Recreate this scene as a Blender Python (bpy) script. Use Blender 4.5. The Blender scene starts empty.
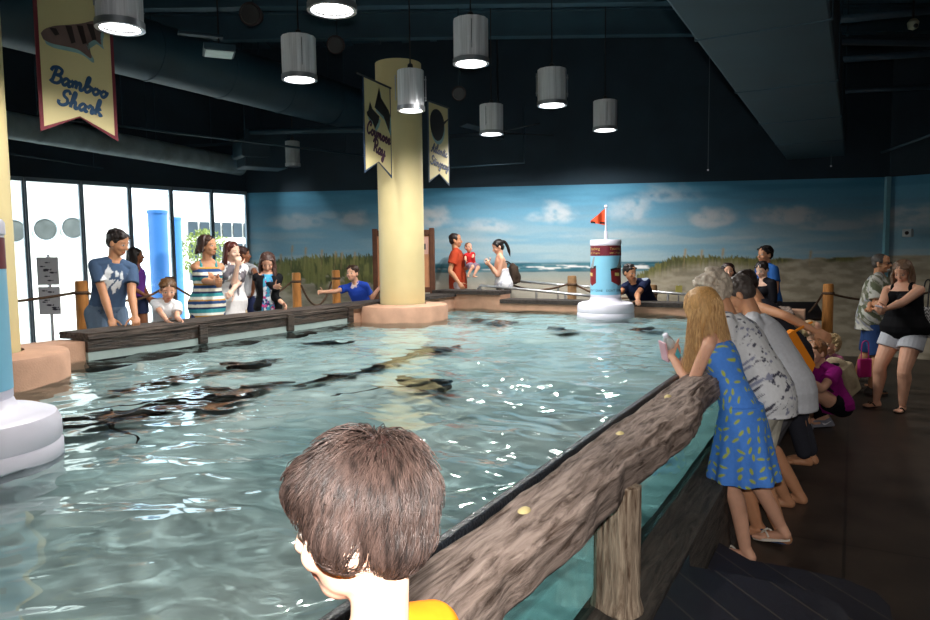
import bpy, bmesh, math, random
import numpy as np
from mathutils import Vector, Matrix, Euler, Quaternion
from mathutils.bvhtree import BVHTree
PI = math.pi
random.seed(7); RNG = np.random.default_rng(11)
SC = bpy.context.scene
COL = SC.collection

# ------------------------------------------------------------------ camera
F, CAMH, PITCH, ROLL = 700.0, 1.8, math.radians(4.5), 0.0125
def _basis():
    cp, sp, c, s = math.cos(PITCH), math.sin(PITCH), math.cos(ROLL), math.sin(ROLL)
    fw, R0, U0 = Vector((0, cp, -sp)), Vector((1, 0, 0)), Vector((0, sp, cp))
    return fw, c*R0 - s*U0, c*U0 + s*R0
FW, RT, UP = _basis()
cam = bpy.data.cameras.new('camera'); cam.lens = F/930*36; cam.sensor_width = 36; cam.clip_start = .02; cam.clip_end = 400
camo = bpy.data.objects.new('camera', cam); COL.objects.link(camo)
camo.matrix_world = Matrix.Translation((0, 0, CAMH)) @ Matrix((RT, UP, -FW)).transposed().to_4x4()
SC.camera = camo
def ray(px, py): return FW + (px-465)/F*RT + (310-py)/F*UP
def PZ(px, py, z):
    d = ray(px, py); t = (z-CAMH)/d.z; return Vector((d.x*t, d.y*t, z))
def PY(px, py, y):
    d = ray(px, py); t = y/d.y; return Vector((d.x*t, y, CAMH+d.z*t))

# ------------------------------------------------------------------ colour management, world, sun
vs = SC.view_settings; vs.view_transform = 'Standard'; vs.look = 'None'; vs.gamma = 1; vs.use_curve_mapping = False
vs.exposure = 0.0
cy = SC.cycles
cy.use_denoising = True; cy.max_bounces = 8; cy.diffuse_bounces = 3; cy.glossy_bounces = 4; cy.transmission_bounces = 6
cy.transparent_max_bounces = 16; cy.caustics_refractive = True; cy.caustics_reflective = False
cy.sample_clamp_indirect = 6; cy.use_light_tree = True; cy.blur_glossy = .5
world = bpy.data.worlds.new('world'); SC.world = world; world.use_nodes = True
wn = world.node_tree; wn.nodes.clear()
bg = wn.nodes.new('ShaderNodeBackground'); bg.inputs[0].default_value = (.80, .90, 1, 1); bg.inputs[1].default_value = 4.5
wo = wn.nodes.new('ShaderNodeOutputWorld'); wn.links.new(bg.outputs[0], wo.inputs[0])
def light(kind, name, loc, energy, color=(1, 1, 1), **kw):
    l = bpy.data.lights.new(name, kind); l.energy = energy; l.color = color
    for k, v in kw.items(): setattr(l, k, v)
    o = bpy.data.objects.new(name, l); COL.objects.link(o); o.location = loc
    return o
sun = light('SUN', 'sun', (0, 0, 20), 5.0, (1, .95, .86), angle=.01)
sun.rotation_euler = Vector((-.55, .45, -1)).to_track_quat('-Z', 'Y').to_euler()
# the flash on the photographer's camera, just above the lens
flash = light('SPOT', 'camera_flash', (0.02, -.02, CAMH+.12), 270, (1, .96, .92), spot_size=math.radians(84), spot_blend=.6, shadow_soft_size=.015)
flash.data.cycles.is_caustics_light = True
flash.rotation_euler = Vector((0, 1, -.10)).to_track_quat('-Z', 'Y').to_euler()

# ------------------------------------------------------------------ materials
MATS = {}
def _nt(name):
    m = bpy.data.materials.new(name); m.use_nodes = True
    return m, m.node_tree, m.node_tree.nodes['Principled BSDF']
def mat(name, col, rough=.6, metal=0, var=.12, scale=8, bump=0, bscale=60, spec=.5, stretch=(1, 1, 1), emit=0, trans=0, sss=0):
    """procedural material: base colour broken up by noise, optional bump"""
    if name in MATS: return MATS[name]
    m, nt, b = _nt(name); N = nt.nodes; L = nt.links
    tc = N.new('ShaderNodeTexCoord'); mp = N.new('ShaderNodeMapping'); mp.inputs['Scale'].default_value = stretch
    L.new(tc.outputs['Object'], mp.inputs[0])
    nz = N.new('ShaderNodeTexNoise'); nz.inputs['Scale'].default_value = scale; nz.inputs['Detail'].default_value = 5
    L.new(mp.outputs[0], nz.inputs['Vector'])
    cr = N.new('ShaderNodeValToRGB'); e = cr.color_ramp.elements
    e[0].position = .3; e[1].position = .7
    e[0].color = tuple(c*(1-var) for c in col)+(1,); e[1].color = tuple(min(1, c*(1+var)) for c in col)+(1,)
    L.new(nz.outputs[0], cr.inputs[0]); L.new(cr.outputs[0], b.inputs['Base Color'])
    b.inputs['Roughness'].default_value = rough; b.inputs['Metallic'].default_value = metal
    b.inputs['Specular IOR Level'].default_value = spec
    if trans: b.inputs['Transmission Weight'].default_value = trans
    if sss:
        b.inputs['Subsurface Weight'].default_value = sss; b.inputs['Subsurface Radius'].default_value = (.02, .008, .004)
    if emit:
        b.inputs['Emission Color'].default_value = tuple(col)+(1,); b.inputs['Emission Strength'].default_value = emit
    if bump:
        n2 = N.new('ShaderNodeTexNoise'); n2.inputs['Scale'].default_value = bscale; n2.inputs['Detail'].default_value = 6
        L.new(mp.outputs[0], n2.inputs['Vector'])
        bp = N.new('ShaderNodeBump'); bp.inputs['Strength'].default_value = bump; bp.inputs['Distance'].default_value = .01
        L.new(n2.outputs[0], bp.inputs['Height']); L.new(bp.outputs[0], b.inputs['Normal'])
    MATS[name] = m
    return m
def vmat(name, rough=.7, spec=.4, nvar=.08, nscale=40, bump=0, attr='Col', sss=0, stretch=(1, 1, 1), metal=0):
    """material whose colour comes from a colour attribute computed in the script, with a fine noise over it"""
    if name in MATS: return MATS[name]
    m, nt, b = _nt(name); N = nt.nodes; L = nt.links
    a = N.new('ShaderNodeAttribute'); a.attribute_name = attr
    tc = N.new('ShaderNodeTexCoord'); mp = N.new('ShaderNodeMapping'); mp.inputs['Scale'].default_value = stretch
    L.new(tc.outputs['Object'], mp.inputs[0])
    nz = N.new('ShaderNodeTexNoise'); nz.inputs['Scale'].default_value = nscale; nz.inputs['Detail'].default_value = 4
    L.new(mp.outputs[0], nz.inputs['Vector'])
    mr = N.new('ShaderNodeMapRange'); mr.inputs['From Min'].default_value = .3; mr.inputs['From Max'].default_value = .7
    mr.inputs['To Min'].default_value = 1-nvar; mr.inputs['To Max'].default_value = 1+nvar
    L.new(nz.outputs[0], mr.inputs[0])
    mx = N.new('ShaderNodeMix'); mx.data_type = 'RGBA'; mx.blend_type = 'MULTIPLY'; mx.inputs[0].default_value = 1
    L.new(a.outputs['Color'], mx.inputs[6]); L.new(mr.outputs[0], mx.inputs[7]); L.new(mx.outputs[2], b.inputs['Base Color'])
    b.inputs['Roughness'].default_value = rough; b.inputs['Specular IOR Level'].default_value = spec; b.inputs['Metallic'].default_value = metal
    if sss: b.inputs['Subsurface Weight'].default_value = sss; b.inputs['Subsurface Radius'].default_value = (.015, .006, .003)
    if bump:
        bp = N.new('ShaderNodeBump'); bp.inputs['Strength'].default_value = bump; bp.inputs['Distance'].default_value = .01
        L.new(nz.outputs[0], bp.inputs['Height']); L.new(bp.outputs[0], b.inputs['Normal'])
    MATS[name] = m
    return m

# ------------------------------------------------------------------ object helpers
def tag(o, label=None, cat=None, group=None, kind=None):
    if label: o['label'] = label
    if cat: o['category'] = cat
    if group: o['group'] = group
    if kind: o['kind'] = kind
    return o
def thing(name, label, cat, loc=(0, 0, 0), rz=0, group=None, s=1):
    o = bpy.data.objects.new(name, None); COL.objects.link(o); o.location = loc; o.rotation_euler = (0, 0, rz); o.scale = (s, s, s)
    o.empty_display_size = .1
    return tag(o, label, cat, group)
class B:
    """collects shapes into one mesh"""
    def __init__(s): s.v = []; s.f = []; s.uv = None
    def add(s, v, f):
        n = len(s.v); s.v += [tuple(p) for p in v]; s.f += [tuple(i+n for i in q) for q in f]; return s
    def box(s, c, d, rz=0, rx=0, ry=0, bev=0):
        M = Euler((rx, ry, rz)).to_matrix(); c = Vector(c); x, y, z = (k/2 for k in d)
        if bev:
            bm = bmesh.new(); bmesh.ops.create_cube(bm, size=1)
            for q in bm.verts: q.co = Vector((q.co.x*d[0], q.co.y*d[1], q.co.z*d[2]))
            bmesh.ops.bevel(bm, geom=bm.edges[:], offset=bev, segments=2, affect='EDGES', profile=.5)
            bm.verts.index_update()
            s.add([M @ q.co + c for q in bm.verts], [[q.index for q in f.verts] for f in bm.faces]); bm.free(); return s
        P = [M @ Vector((a*x, b*y, e*z)) + c for e in (-1, 1) for b in (-1, 1) for a in (-1, 1)]
        return s.add(P, [(0, 2, 3, 1), (4, 5, 7, 6), (0, 1, 5, 4), (2, 6, 7, 3), (0, 4, 6, 2), (1, 3, 7, 5)])
    def beam(s, a, b, w, h):
        """box between two points, w across, h high"""
        a, b = Vector(a), Vector(b); d = b-a; L = d.length; d.normalize()
        r = d.cross(Vector((0, 0, 1)));
        if r.length < 1e-4: r = Vector((1, 0, 0))
        r.normalize(); u = r.cross(d).normalized()
        P = [p + r*(i*w/2) + u*(j*h/2) for p in (a, b) for i, j in ((-1, -1), (1, -1), (1, 1), (-1, 1))]
        return s.add(P, [(3, 2, 1, 0), (4, 5, 6, 7), (0, 1, 5, 4), (1, 2, 6, 5), (2, 3, 7, 6), (3, 0, 4, 7)])
    def tube(s, pts, r, n=8, caps=True):
        pts = [Vector(p) for p in pts]; m = len(pts); rs = r if isinstance(r, (list, tuple)) else [r]*m
        ref = None; V = []; Fc = []
        for i, p in enumerate(pts):
            t = (pts[min(i+1, m-1)] - pts[max(i-1, 0)]).normalized()
            if ref is None:
                ref = Vector((0, 0, 1)) if abs(t.z) < .9 else Vector((1, 0, 0))
            a = (ref - t*ref.dot(t))
            if a.length < 1e-5: a = t.orthogonal()
            a.normalize(); ref = a; b = t.cross(a)
            for k in range(n):
                th = 2*PI*k/n; V.append(p + (a*math.cos(th) + b*math.sin(th))*rs[i])
        for i in range(m-1):
            for k in range(n):
                k2 = (k+1) % n; Fc.append((i*n+k, i*n+k2, (i+1)*n+k2, (i+1)*n+k))
        if caps: Fc.append(tuple(range(n-1, -1, -1))); Fc.append(tuple((m-1)*n+k for k in range(n)))
        return s.add(V, Fc)
    def lathe(s, prof, c=(0, 0, 0), n=32, close=True):
        c = Vector(c); m = len(prof); V = []; Fc = []
        for r, z in prof:
            for k in range(n): V.append(c + Vector((r*math.cos(2*PI*k/n), r*math.sin(2*PI*k/n), z)))
        for i in range(m-1):
            for k in range(n):
                k2 = (k+1) % n; Fc.append((i*n+k, i*n+k2, (i+1)*n+k2, (i+1)*n+k))
        if close:
            if prof[0][0] > 1e-6: Fc.append(tuple(range(n-1, -1, -1)))
            if prof[-1][0] > 1e-6: Fc.append(tuple((m-1)*n+k for k in range(n)))
        return s.add(V, Fc)
    def ell(s, c, r, n=16, m=10, M=None):
        c = Vector(c); V = []; Fc = []
        r = (r, r, r) if isinstance(r, (int, float)) else r
        for i in range(m+1):
            ph = PI*i/m
            for k in range(n):
                th = 2*PI*k/n; p = Vector((r[0]*math.sin(ph)*math.cos(th), r[1]*math.sin(ph)*math.sin(th), r[2]*math.cos(ph)))
                V.append(c + (M @ p if M else p))
        for i in range(m):
            for k in range(n):
                k2 = (k+1) % n; Fc.append((i*n+k, (i+1)*n+k, (i+1)*n+k2, i*n+k2))
        return s.add(V, Fc)
    def prism(s, poly, z0, z1):
        n = len(poly); V = [(x, y, z0) for x, y in poly] + [(x, y, z1) for x, y in poly]
        a = sum(poly[i][0]*poly[(i+1) % n][1]-poly[(i+1) % n][0]*poly[i][1] for i in range(n))
        Fc = [tuple(range(n-1, -1, -1)), tuple(range(n, 2*n))] + [(i, (i+1) % n, n+(i+1) % n, n+i) for i in range(n)]
        if a < 0: Fc = [q[::-1] for q in Fc]
        return s.add(V, Fc)
    def mesh(s, name):
        me = bpy.data.meshes.new(name); me.from_pydata(s.v, [], s.f); me.update(); return me
    def obj(s, name, m, parent=None, smooth=False, kind=None):
        me = s.mesh(name)
        bm = bmesh.new(); bm.from_mesh(me); bmesh.ops.remove_doubles(bm, verts=bm.verts, dist=1e-6); bmesh.ops.recalc_face_normals(bm, faces=bm.faces); bm.to_mesh(me); bm.free()
        if smooth:
            me.polygons.foreach_set('use_smooth', [True]*len(me.polygons))
            if smooth != 'all':
                try: me.set_sharp_from_angle(angle=math.radians(38))
                except Exception: pass
        if m: me.materials.append(m)
        o = bpy.data.objects.new(name, me); COL.objects.link(o)
        if parent: o.parent = parent
        if kind: o['kind'] = kind
        return o
def flat(s, name, m, parent=None): return s.obj(name, m, parent)
def setcol(me, fn):
    """point colour attribute from fn(Nx3 array) -> Nx3"""
    n = len(me.vertices); co = np.empty(n*3, np.float32); me.vertices.foreach_get('co', co); co = co.reshape(-1, 3)
    c = np.clip(np.asarray(fn(co)), 0, 1); a = me.color_attributes.new('Col', 'FLOAT_COLOR', 'POINT')
    out = np.ones((n, 4), np.float32); out[:, :3] = c; a.data.foreach_set('color', out.ravel())
def hashn(i, j, k=0):
    h = np.sin(i*127.1 + j*311.7 + k*74.7)*43758.5453; return h - np.floor(h)
def vnoise(x, y, seed=0):
    i, j = np.floor(x), np.floor(y); fx, fy = x-i, y-j; fx = fx*fx*(3-2*fx); fy = fy*fy*(3-2*fy)
    a, b, c, d = hashn(i, j, seed), hashn(i+1, j, seed), hashn(i, j+1, seed), hashn(i+1, j+1, seed)
    return (a*(1-fx)+b*fx)*(1-fy) + (c*(1-fx)+d*fx)*fy
def fbm(x, y, o=5, seed=0):
    t = 0; A = .5
    for k in range(o): t = t + A*vnoise(x*2**k, y*2**k, seed+k*3.3); A *= .5
    return t
def sst(a, b, x): t = np.clip((x-a)/(b-a), 0, 1); return t*t*(3-2*t)
def mixc(a, b, t): t = np.asarray(t)[..., None]; return np.asarray(a)*(1-t) + np.asarray(b)*t
def lin(h):
    h = h.lstrip('#'); return tuple(((int(h[i:i+2], 16)/255)**2.2) for i in (0, 2, 4))

# ------------------------------------------------------------------ the tank's own frame: u runs away from the camera along the log, v to the right
TO = Vector((-.07, 1.73)); TA = math.radians(29.1)
TU = Vector((math.sin(TA), math.cos(TA))); TV = Vector((math.cos(TA), -math.sin(TA)))
def T(u, v, z=0):
    p = TO + TU*u + TV*v; return Vector((p.x, p.y, z))
def TP(*uv): return [tuple(T(u, v)[:2]) for u, v in uv]
WZ = .93   # water level
UB, VL, UN = 8.5, -4.85, -3.2

# colours
navy = mat('dark_navy_paint', lin('#2a4250'), .7, var=.25, scale=1.5)
navy2 = mat('dark_teal_paint', lin('#35505e'), .6, var=.2, scale=2)
darkpanel = mat('black_wall_paint', lin('#1c2e3a'), .8, var=.2, scale=2)
tan = mat('tan_stucco', lin('#bb9279'), .8, var=.12, scale=6, bump=.3, bscale=80)
cream = mat('cream_column_paint', lin('#c6b585'), .55, var=.05, scale=3)
rope_m = mat('brown_rope', lin('#5a4636'), .9, var=.3, scale=60)
postwood = mat('orange_brown_post_wood', lin('#b5783a'), .7, var=.25, scale=6, stretch=(6, 6, 1), bump=.4)
deckwood = mat('brown_deck_boards', lin('#4a4038'), .7, var=.25, scale=5, bump=.2)
white_pl = mat('white_plastic', lin('#e8e6f4'), .35, var=.03)
steel = mat('brushed_steel', (.74, .75, .78), .42, .3, var=.15, scale=5, stretch=(14, 14, .4))
greymetal = mat('grey_metal', (.45, .47, .5), .4, .9, var=.1)
black = mat('black_plastic', (.012, .012, .014), .5, var=.2)

def wood_mat(name, dark, light_, stretch=(2.2, 2.2, 14), grain=1.0, bump=.8, rough=.85):
    m, nt, b = _nt(name); N = nt.nodes; L = nt.links
    tc = N.new('ShaderNodeTexCoord'); mp = N.new('ShaderNodeMapping'); mp.inputs['Scale'].default_value = stretch
    L.new(tc.outputs['Object'], mp.inputs[0])
    n1 = N.new('ShaderNodeTexNoise'); n1.inputs['Scale'].default_value = 3.2*grain; n1.inputs['Detail'].default_value = 9; n1.inputs['Roughness'].default_value = .62; n1.inputs['Distortion'].default_value = .7
    n2 = N.new('ShaderNodeTexNoise'); n2.inputs['Scale'].default_value = 1.1; n2.inputs['Detail'].default_value = 3
    L.new(mp.outputs[0], n1.inputs[0]); L.new(tc.outputs['Object'], n2.inputs[0])
    cr = N.new('ShaderNodeValToRGB'); e = cr.color_ramp.elements; e[0].position = .36; e[1].position = .64
    e[0].color = tuple(dark)+(1,); e[1].color = tuple(light_)+(1,)
    x = cr.color_ramp.elements.new(.5); x.color = tuple((a+c*1.2)/2.2 for a, c in zip(dark, light_))+(1,)
    L.new(n1.outputs[0], cr.inputs[0])
    mx = N.new('ShaderNodeMix'); mx.data_type = 'RGBA'; mx.blend_type = 'MULTIPLY'; mx.inputs[0].default_value = .6
    mr = N.new('ShaderNodeMapRange'); mr.inputs[1].default_value = .3; mr.inputs[2].default_value = .7; mr.inputs[3].default_value = .45; mr.inputs[4].default_value = 1.2
    L.new(n2.outputs[0], mr.inputs[0]); L.new(cr.outputs[0], mx.inputs[6]); L.new(mr.outputs[0], mx.inputs[7]); L.new(mx.outputs[2], b.inputs['Base Color'])
    bp = N.new('ShaderNodeBump'); bp.inputs['Strength'].default_value = bump; bp.inputs['Distance'].default_value = .02
    L.new(n1.outputs[0], bp.inputs['Height']); L.new(bp.outputs[0], b.inputs['Normal'])
    b.inputs['Roughness'].default_value = rough; MATS[name] = m
    return m
logwood = wood_mat('weathered_grey_brown_wood', lin('#4a3a30'), lin('#a8958a'), (1.6, 12, 12))
postgrey = wood_mat('weathered_tan_grey_wood', lin('#5a4636'), lin('#b3a08a'), (12, 12, 1.6))
darkwood = wood_mat('dark_wet_wood', lin('#17120f'), lin('#4a3c33'), (1.6, 12, 12), rough=.5)
basewood = wood_mat('dark_grey_wood_cladding', lin('#2b2724'), lin('#5c544c'), (1.2, 9, 9))
# ------------------------------------------------------------------ structure: shell
WA, WB0 = Vector((-4.05, 13.17)), Vector((-6.5, 10.34))
wd = (WB0-WA).normalized(); WC = WA + wd*13.5          # window wall runs from WA towards the left
MC = Vector((7.07, 11.74)); MD = Vector((9.3, 9.7)); ME_ = Vector((9.3, -4)); MF = Vector((WC.x, -4))
CZ = 5.6
def vwall(b, p, q, z0, z1, th=.15, side=1):
    """wall slab from p to q; its thickness lies to one side"""
    d = (q-p).normalized(); n = Vector((-d.y, d.x))*side*th
    return b.prism([tuple(p), tuple(q), tuple(q+n), tuple(p+n)], z0, z1)
room = [tuple(x) for x in (WA, MC, MD, ME_, MF, WC)]
b = B(); b.prism(room, -.12, 0)
def floor_mat():
    m, nt, p = _nt('dark_stained_concrete'); N = nt.nodes; L = nt.links
    tc = N.new('ShaderNodeTexCoord'); n = N.new('ShaderNodeTexNoise'); n.inputs['Scale'].default_value = 2.2; n.inputs['Detail'].default_value = 8
    L.new(tc.outputs['Object'], n.inputs[0])
    cr = N.new('ShaderNodeValToRGB'); e = cr.color_ramp.elements; e[0].position = .3; e[1].position = .75
    e[0].color = lin('#2c2521')+(1,); e[1].color = lin('#4a4038')+(1,); L.new(n.outputs[0], cr.inputs[0])
    br = N.new('ShaderNodeTexBrick'); br.inputs['Scale'].default_value = .42; br.inputs['Mortar Size'].default_value = .004; br.offset = 0; br.inputs['Brick Width'].default_value = 1; br.inputs['Row Height'].default_value = 1
    br.inputs['Color1'].default_value = br.inputs['Color2'].default_value = (1, 1, 1, 1); br.inputs['Mortar'].default_value = (.45, .45, .45, 1)
    mp = N.new('ShaderNodeMapping'); mp.inputs['Rotation'].default_value = (0, 0, math.radians(29)); L.new(tc.outputs['Object'], mp.inputs[0]); L.new(mp.outputs[0], br.inputs[0])
    mx = N.new('ShaderNodeMix'); mx.data_type = 'RGBA'; mx.blend_type = 'MULTIPLY'; mx.inputs[0].default_value = 1
    L.new(cr.outputs[0], mx.inputs[6]); L.new(br.outputs[0], mx.inputs[7]); L.new(mx.outputs[2], p.inputs['Base Color'])
    p.inputs['Roughness'].default_value = .42
    return m
b.obj('floor', floor_mat(), kind='structure')
b = B(); b.prism(room, CZ, CZ+.15); b.obj('ceiling', navy, kind='structure')
# corrugated deck ribs belong to the ceiling look
# window wall: sill below, fascia above, glass between
b = B(); vwall(b, WA, WC, 0, .42, .2, -1); vwall(b, WA, WC, 3.02, CZ, .2, -1); b.obj('wall_window', darkpanel, kind='structure')
b = B(); vwall(b, WA, MC, 3.0, CZ, .15, 1); vwall(b, MC, MD, 3.0, CZ, .15, 1); b.obj('wall_back_upper', mat('navy_fascia_paint', lin('#1e303c'), .8, var=.15, scale=2), kind='structure')
b = B(); vwall(b, MD, ME_, 0, CZ, .15, 1); b.obj('wall_right', darkpanel, kind='structure')
b = B(); vwall(b, ME_, MF, 0, CZ, .15, 1); b.obj('wall_rear', darkpanel, kind='structure')
b = B(); vwall(b, MF, WC, 0, CZ, .15, 1); b.obj('wall_left', darkpanel, kind='structure')

# ------------------------------------------------------------------ the beach mural (a printed wall covering)
def mural_color(px, z):
    """px: photograph-like coordinate along the wall (250..930), z: height"""
    z = z; n = fbm(px/28, z*3.2, 6, 2); n2 = fbm(px/9, z*9, 5, 9)
    t = sst(1.6, 3.0, z)
    sky = mixc(lin('#a3bcc4'), lin('#4583a3'), t)
    sky = mixc(sky, lin('#5c9dbd'), .5*sst(.35, .65, fbm(px/60, z*9, 4, 31)))
    cl = np.zeros_like(px)
    for cx, cz, w, h, s in ((300, 2.42, 34, .20, .45), (345, 2.55, 22, .1, .3), (372, 2.45, 22, .22, .7), (445, 2.42, 30, .26, .8), (505, 2.30, 34, .22, .6), (555, 2.45, 18, .16, .5), (575, 2.5, 20, .3, .8), (655, 2.5, 28, .45, .6), (690, 2.75, 40, .25, .45), (727, 2.32, 26, .24, .8), (800, 2.35, 38, .26, .85), (840, 2.2, 40, .14, .5), (895, 2.28, 30, .24, .8), (925, 2.3, 20, .2, .6), (640, 2.1, 60, .12, .35), (480, 2.05, 50, .1, .3), (760, 2.02, 50, .08, .3)):
        r = np.sqrt(((px-cx)/w)**2 + (np.where(z > cz, (z-cz)/h, (z-cz)/(h*.55)))**2)
        cl = np.maximum(cl, s*sst(1.05, .25, r + (n-.5)*1.5))
    c = mixc(sky, lin('#d6d0cb'), .72*cl*sst(.2, .7, n2+.15))
    # sea
    sea = mixc(lin('#4f7f8c'), lin('#2f6170'), sst(.4, .6, fbm(px/30, z*40, 4, 5)))
    foam = sst(.52, .62, fbm(px/22, z*38, 4, 17)) * sst(1.50, 1.54, z)*sst(1.62, 1.58, z)
    sea = mixc(sea, (.85, .87, .86), foam)
    sh = sst(1.655, 1.645, z); c = mixc(c, sea, sh)
    wet = mixc(lin('#93a09d'), lin('#b3aea0'), sst(1.5, 1.2, z)); 
    sl = 1.50 + .03*(fbm(px/14, px*0, 3, 3)-.5)
    c = mixc(c, wet*(1+.15*(n2-.5)[..., None]), sst(sl, sl-.02, z))
    # sand on the right and left, dunes with grass
    sand = mixc(lin('#b5ac98'), lin('#938b78'), sst(.3, .7, fbm(px/12, z*14, 5, 23)))
    def dune(x0, x1, top, soft):
        return sst(x0-soft, x0+soft, px)*sst(x1+soft, x1-soft, px), top
    hl = 1.60 + .14*sst(250, 330, px) - .25*sst(395, 430, px) + .04*fbm(px/9, px*0, 4, 8)      # left dune
    hr = 1.20 + .46*sst(630, 700, px) - .02*np.sin(px/30) + .05*fbm(px/9, px*0, 4, 12)          # right dune / beach
    for h, x0, x1 in ((hl, 240, 424), (hr, 640, 1000)):
        m = sst(h+.012, h-.012, z)*sst(x0-4, x0+4, px)*sst(x1+4, x1-4, px)
        c = mixc(c, sand, m)
    g1 = fbm(px/3.0, z*5, 4, 41); g2 = fbm(px/1.1, z*2.2, 3, 47)
    grass = mixc(mixc(lin('#5c6a3a'), lin('#9a9458'), g2), lin('#3e4a2c'), sst(.45, .6, g1)*.8)
    tops = .10*vnoise(px/.9, px*0, 77)
    mL = sst(h_ := hl+.02+tops, h_-.02, z)*sst(.95+.25*fbm(px/8, px*0, 3, 55), 1.35, z)*sst(424, 405, px)
    mL = mL*sst(.33, .45, fbm(px/10, z*8, 4, 61) + .25*sst(1.35, 1.6, z))
    c = mixc(c, grass, mL*.95)
    bump = .16*np.exp(-((px-690)/45)**2) + .12*np.exp(-((px-770)/28)**2) + .05*np.exp(-((px-850)/30)**2)
    hr2 = hr - .02 + tops*.7*sst(.04, .1, bump)
    mR = sst(hr2+.02, hr2, z)*sst(hr2-.35*bump*6, hr2-.3*bump, z)*sst(.02, .05, bump)*sst(.15, .32, fbm(px/7, z*14, 4, 66)+.05)
    c = mixc(c, mixc(grass, lin('#5a5238'), .3), mR*.97)
    # tall sea oats
    for x0, zt in ((297, 2.02), (312, 1.98), (330, 1.93), (345, 1.9), (352, 1.88), (285, 1.86), (366, 1.88), (702, 1.86), (718, 1.84), (738, 1.86), (780, 1.82), (820, 1.8)):
        st = np.exp(-((px-x0-6*(z-1.6))/.55)**2)*sst(zt, zt-.02, z)*sst(1.5, 1.6, z)
        hd = np.exp(-((px-x0-6*(z-1.6))/1.3)**2)*sst(zt+.02, zt-.02, z)*sst(zt-.16, zt-.1, z)
        c = mixc(c, lin('#b59a6c'), np.clip(st*.6+hd*.8, 0, 1)*.8)
    return c
def mural_panel(p, q, px0, px1, name):
    L = (q-p).length; nx, nz = int(L/.018), 150; z0, z1 = 0.0, 3.0
    s = np.linspace(0, 1, nx); zz = np.linspace(z0, z1, nz); S, Z = np.meshgrid(s, zz)
    X = p.x+(q.x-p.x)*S; Y = p.y+(q.y-p.y)*S
    me = bpy.data.meshes.new(name); idx = np.arange(nx*nz).reshape(nz, nx)
    fc = np.stack([idx[:-1, :-1], idx[:-1, 1:], idx[1:, 1:], idx[1:, :-1]], -1).reshape(-1, 4)
    me.from_pydata(np.stack([X, Y, Z], -1).reshape(-1, 3).tolist(), [], fc.tolist())
    c = mural_color(px0+(px1-px0)*S.ravel(), Z.ravel())
    c = c*sst(.0, .35, Z.ravel())[:, None]*.0 + c
    a = me.color_attributes.new('Col', 'FLOAT_COLOR', 'POINT'); o4 = np.ones((len(c), 4), np.float32); o4[:, :3] = np.clip(c, 0, 1)
    a.data.foreach_set('color', o4.ravel())
    me.materials.append(vmat('printed_beach_mural', .6, .3, .03, 30))
    o = bpy.data.objects.new(name, me); COL.objects.link(o)
    md = o.modifiers.new('s', 'SOLIDIFY'); md.thickness = .1; md.offset = 1
    o['kind'] = 'structure'
mural_panel(MC, WA, 890, 250, 'wall_back')
mural_panel(MD, MC, 980, 890, 'wall_back_right')
b = B(); dd = (MD-MC).normalized(); b.beam((MC.x-.05, MC.y-.04, .0), (MC.x-.05, MC.y-.04, 3.0), .07, .07)
b.obj('trim_1', mat('pale_blue_trim', lin('#7fb6c4'), .5, var=.05), kind='structure')

# ------------------------------------------------------------------ windows
wn_ = Vector((wd.y, -wd.x))  # one side of the window wall
if (WA+wn_).dot(Vector((1, -1))) < WA.dot(Vector((1, -1))): inn = -wn_
else: inn = wn_
alu = mat('aluminium_window_frame', lin('#6f8494'), .4, .3, var=.06)
glassm, nt, p = _nt('window_glass'); N = nt.nodes; L = nt.links
tr = N.new('ShaderNodeBsdfTransparent'); tr.inputs[0].default_value = (.93, .97, .97, 1); gl = N.new('ShaderNodeBsdfGlossy'); gl.inputs['Roughness'].default_value = .02
lw_ = N.new('ShaderNodeLayerWeight'); lw_.inputs[0].default_value = .5; pw = N.new('ShaderNodeMath'); pw.operation = 'POWER'; pw.inputs[1].default_value = 4; L.new(lw_.outputs['Facing'], pw.inputs[0]); fr = N.new('ShaderNodeMath'); fr.operation = 'MULTIPLY_ADD'; fr.inputs[1].default_value = .5; fr.inputs[2].default_value = .03; L.new(pw.outputs[0], fr.inputs[0]); mxs = N.new('ShaderNodeMixShader'); L.new(fr.outputs[0], mxs.inputs[0]); L.new(tr.outputs[0], mxs.inputs[1]); L.new(gl.outputs[0], mxs.inputs[2])
L.new(mxs.outputs[0], N['Material Output'].inputs['Surface'])
# mullion positions measured along the wall
def wall_s(px, py, z=3.0):
    q = PZ(px, py, z); return (Vector((q.x, q.y))-WA).dot(wd)
mull = [0.0] + [wall_s(x, 193-(245-x)*.066) for x in (210.5, 170, 128.5, 80, 23)]
step = (mull[-1]-mull[0])/5
while mull[-1] + step < 13.4: mull.append(mull[-1]+step)
mull.append(13.5)
for i in range(len(mull)-1):
    a, c = WA+wd*(mull[i]+.018), WA+wd*(mull[i+1]-.018)
    e = tag(thing('window_%d' % (i+1), 'tall plate glass window pane in the left wall', 'window'), kind='structure')
    fb = B()
    for p_ in (a, c): fb.box((p_.x, p_.y, 1.72), (.028, .05, 2.6), rz=math.atan2(wd.y, wd.x))
    fb.beam((a.x, a.y, .45), (c.x, c.y, .45), .12, .06); fb.beam((a.x, a.y, 2.99), (c.x, c.y, 2.99), .12, .06)
    fb.obj('window_frame', alu, e)
    gb = B(); o_ = -inn*.02
    gb.beam((a.x+o_.x, a.y+o_.y, 1.72), (c.x+o_.x, c.y+o_.y, 1.72), .008, 2.54); gb.obj('window_pane', glassm, e)

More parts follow.
